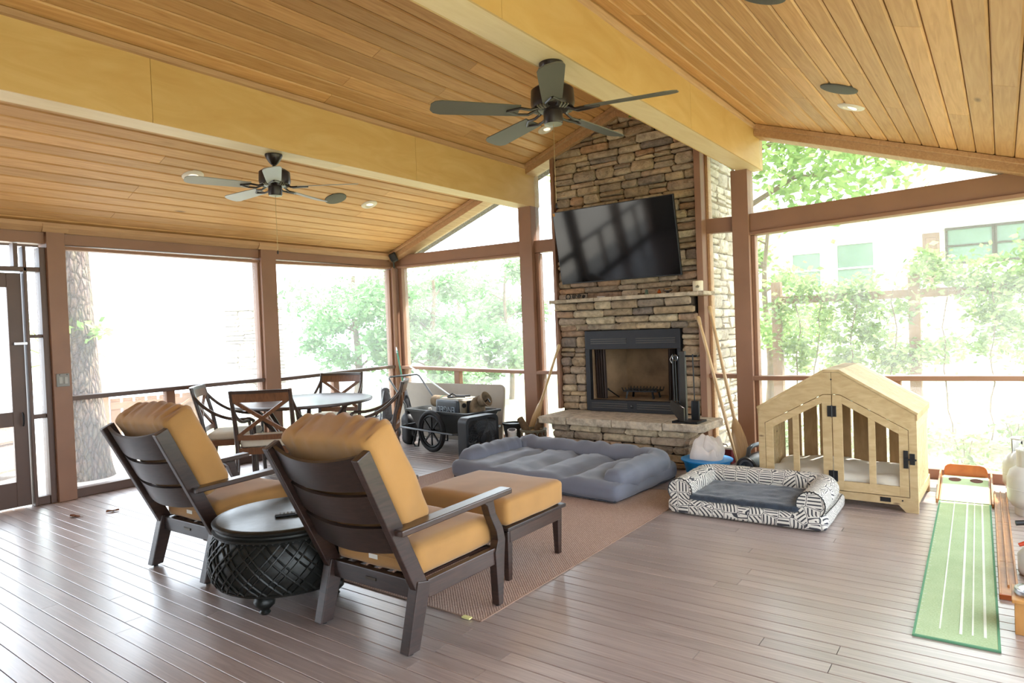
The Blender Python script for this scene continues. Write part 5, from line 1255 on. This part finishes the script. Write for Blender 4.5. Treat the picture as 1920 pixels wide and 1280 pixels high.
# trees
tree('loose green tree beyond the second left window', (-12.1, 10.2, -.6), 3.4, .10, 2, 1.5, 8000, .12, 'leaf2', 5, (.03, .02), 10, low=.35)
tree('bushy green tree beyond the back left corner', (-10.3, 10.9, -.5), 3.1, .09, 2, 1.3, 8000, .12, 'leaf2', 8, (0, .02), 10, low=.3)
tree('tall slender tree beyond the back window left of the fireplace', (-9.7, 13.0, -.5), 3.5, .06, 2, 1.4, 6500, .12, 'leaf2', 12, (0, 0), 11, low=.25)
tree('hazy low tree further off beyond the back window', (-12.9, 14.8, -.6), 3.2, .1, 2, 1.6, 5500, .14, 'leaf2', 21, (0, 0), 10, low=.3)
tree('grey trunked oak right behind the stone chimney', (-3.3, 9.9, -.3), 6.5, .17, 4, 2.7, 9000, .13, 'leaf', 31, (.02, .01), 13, low=.5)
tree('spreading oak whose leaves fill the right gable', (2.6, 12.9, -.3), 8.0, .2, 4, 3.8, 9000, .13, 'leaf', 36, (-.1, -.02), 13, low=.55)
tree('young oak with low leaves beside the right post', (-3.6, 13.0, -.3), 3.6, .07, 2, 1.2, 3600, .1, 'leaf', 44, (.02, 0), 9, low=.4)
# vine trellis
tre = thing('garden_trellis', 'brown wooden trellis fence with wire panels behind the dog crate', 'trellis', (-1.0, 11.0, -.28))
MT['trw'] = plain('trellis_wood', '#8a6a52', .8, var=.1)
for x in (-1.87, 0, 1.9): MB().box(x-.07, x+.07, -.07, .07, 0, 2.3 if x else 2.3).build('post', 'trw', tre, bevel=.005)
MB().box(-1.94, 2.0, -.05, .05, 1.95, 2.07).build('top_rail', 'trw', tre, bevel=.005)
for k in range(11): MB().tube([(-1.87, 0, .15+k*.17), (1.9, 0, .15+k*.17)], .004, 4).build('wire', 'alum', tre)
for k in range(24): MB().tube([(-1.8+k*.157, 0, .05), (-1.8+k*.157, 0, 1.95)], .003, 4).build('wire', 'alum', tre)
def vine(label, loc, clumps, n, stems, seed):
    rng = random.Random(seed); t_ = thing('climbing_vine', label, 'vine', loc, group='vines on the trellis')
    for x in stems:
        pts = []; xx = x
        for i in range(12): xx += rng.uniform(-.05, .05); pts.append((xx, -.09+rng.uniform(-.02, .02), i*.19))
        MB().tube(pts, .009, 5).build('stem', 'trunk', t_, smooth=True)
    o = leaves(MB(), clumps, n, .085, rng).build('foliage', 'vine', t_); o['kind'] = 'stuff'
rg_ = random.Random(9)
vine('leafy vine covering the left trellis bay behind the crate', (-1.93, 10.95, -.28), [((rg_.uniform(-.95, .85), 0, rg_.uniform(1.0, 2.15)), rg_.uniform(.2, .36)) for _ in range(22)]+[((rg_.uniform(-.95, .85), 0, rg_.uniform(1.75, 2.2)), .25) for _ in range(8)], 4200, (-.7, -.35, .1, .6), 2)
vine('leafy vine heaped over the right trellis bay by the propane tanks', (.0, 10.95, -.28), [((rg_.uniform(-.95, 1.3), 0, rg_.uniform(1.1, 2.5)), rg_.uniform(.22, .4)) for _ in range(22)]+[((rg_.uniform(-.4, 1.3), 0, rg_.uniform(2.0, 2.6)), .3) for _ in range(8)], 5600, (-.6, -.1, .35, .8), 6)
# low plants and leaf litter in front of the trellis
rg_ = random.Random(14)
for k, (x, y_) in enumerate(((-2.5, 9.3), (-1.75, 8.7), (-.95, 9.6), (-.35, 8.6), (.1, 9.9), (.45, 8.9))):
    h_ = rg_.uniform(.2, .4)
    t_ = thing('ground_shrub', 'low pale green shrub behind the right screen, '+('first', 'second', 'third', 'fourth', 'fifth', 'sixth')[k]+' from the left', 'shrub', (x, y_, -.28), group='low shrubs behind the right screen')
    for s in range(3): MB().tube([(0, 0, 0), (rg_.uniform(-.1, .1), rg_.uniform(-.1, .1), h_)], .006, 5).build('stem', 'trunk', t_)
    o = leaves(MB(), [((0, 0, h_*.75), .3), ((.12, .05, h_*.5), .25)], 220, .07, rg_).build('foliage', 'vine', t_); o['kind'] = 'stuff'
ll = leaves(MB(), [((rg_.uniform(-3, 1.6), rg_.uniform(7.6, 10.8), .0), .55) for _ in range(60)], 5000, .07, rg_)
ll.v = [(x, y_, -.27+.02*abs(z)) for x, y_, z in ll.v]
lo = ll.build('leaf_litter', leaf_mat('litter', '#8d6f55', '#c7b596', .1)); tag(lo, 'scattered brown leaf litter on the ground behind the right screen', 'leaf litter', kind='stuff')
# neighbouring house
hs = thing('neighbour_house', 'white sided neighbouring house with dark framed windows', 'house', (-1.0, 17, -.6))
MT['hsid'] = plain('white_siding', '#dcd7cc', .7, var=.03)
for k in range(24): MB().prism([(0, k*.19), (-.025, k*.19), (-.006, (k+1)*.19), (0, (k+1)*.19)], 'x', -4.2, 5.0).build('siding_board', 'hsid', hs)
MB().box(-4.2, 5.0, 0, 5, 0, 4.56).build('wall_core', 'hsid', hs)
MB().prism([(-.75, 4.45), (5.5, 4.45), (5.5, 4.6), (2.4, 6.3), (-.75, 4.6)], 'x', -4.6, 5.4).build('roof', plain('roof_shingle', '#9a948c', .9), hs)
MT['wfr'] = plain('window_bronze', '#4a4038', .5); MT['wgl'] = plain('window_pane', '#6f8576', .35, var=.1, nscale=2)
for x0, x1, z0, z1, fm in ((-3.03, -2.42, 2.75, 3.55, 'hsid'), (-2.05, -1.31, 2.6, 3.68, 'hsid'), (.1, .86, 3.1, 3.78, 'wfr'), (.95, 1.7, 3.1, 3.78, 'wfr')):
    w = MB().box(x0, x1, -.03, 0, z0, z1).build('window', 'wgl', hs)
    for a, b, c, d in ((x0-.05, x0, z0-.05, z1+.05), (x1, x1+.05, z0-.05, z1+.05), (x0, x1, z0-.05, z0), (x0, x1, z1, z1+.05), (x0, x1, (z0+z1)/2-.02, (z0+z1)/2+.02)): MB().box(a, b, -.06, 0, c, d).build('frame_bar', fm, w)
sh = MB().box(-.36, -.05, -.06, -.01, 2.7, 3.76).build('shutter', plain('shutter_brown', '#8a6f62', .6), hs, bevel=.01); MB().box(-.3, -.11, -.075, -.055, 2.8, 3.66).build('shutter_panel', bpy.data.materials['shutter_brown'], sh, bevel=.01)
# shed roof far off, patio chair by the door, brown deck rail
sd = thing('lake_shed', 'small pale shed with a low roof far beyond the back window', 'shed', (-14.6, 20.6, -1), R(30))
MB().box(-1.1, 1.1, -.8, .8, 0, 1.9).build('walls', 'hsid', sd); MB().prism([(-1.1, 1.9), (1.1, 1.9), (0, 2.35)], 'x', -1.4, 1.4).build('roof', bpy.data.materials['roof_shingle'], sd)
wc = thing('wicker_chair', 'brown wicker patio chair outside the screen door', 'patio chair', (-9.15, 2.35, -.02), R(-60))
MT['wick'] = plain('wicker', '#9c8577', .8, var=.3, nscale=60, bump=.8, bscale=90)
MB().box(-.32, .32, -.3, .32, .08, .4).build('seat_base', 'wick', wc, bevel=.03); MB().box(-.32, .32, .24, .34, .4, .78).build('backrest', 'wick', wc, bevel=.03)
for s in (-1, 1): MB().box(s*.32-.05, s*.32+.05, -.3, .3, .08, .6).build('arm', 'wick', wc, bevel=.03)
MB().cushion((0, -.02, .45), (.5, .5, .1), .04, .02, 8).build('cushion', 'cream', wc, smooth=True)
for sx in (-1, 1):
    for sy in (-1, 1): MB().box(sx*.28-.03, sx*.28+.03, sy*.26-.03, sy*.26+.03, 0, .09).build('foot', 'wick', wc)
dk = thing('deck_gate', 'brown slatted garden gate with a diagonal brace beyond the tree trunk', 'gate', (-10.3, 4.8, -.3), R(75))
for k in range(7): MB().box(-.55+k*.16, -.55+k*.16+.13, -.012, .012, .05, .95).build('slat', 'trw', dk, bevel=.003)
MB().bar((-.5, -.03, .15), (.5, -.03, .85), .03, .1, up=(0, 1, 0)).build('brace', 'trw', dk)
for z in (.18, .8): MB().box(-.55, .55, -.035, -.012, z, z+.09).build('rail', 'trw', dk)
for x in (-.62, .6): MB().box(x-.05, x+.05, -.05, .05, 0, 1.05).build('post', 'trw', dk, bevel=.004)
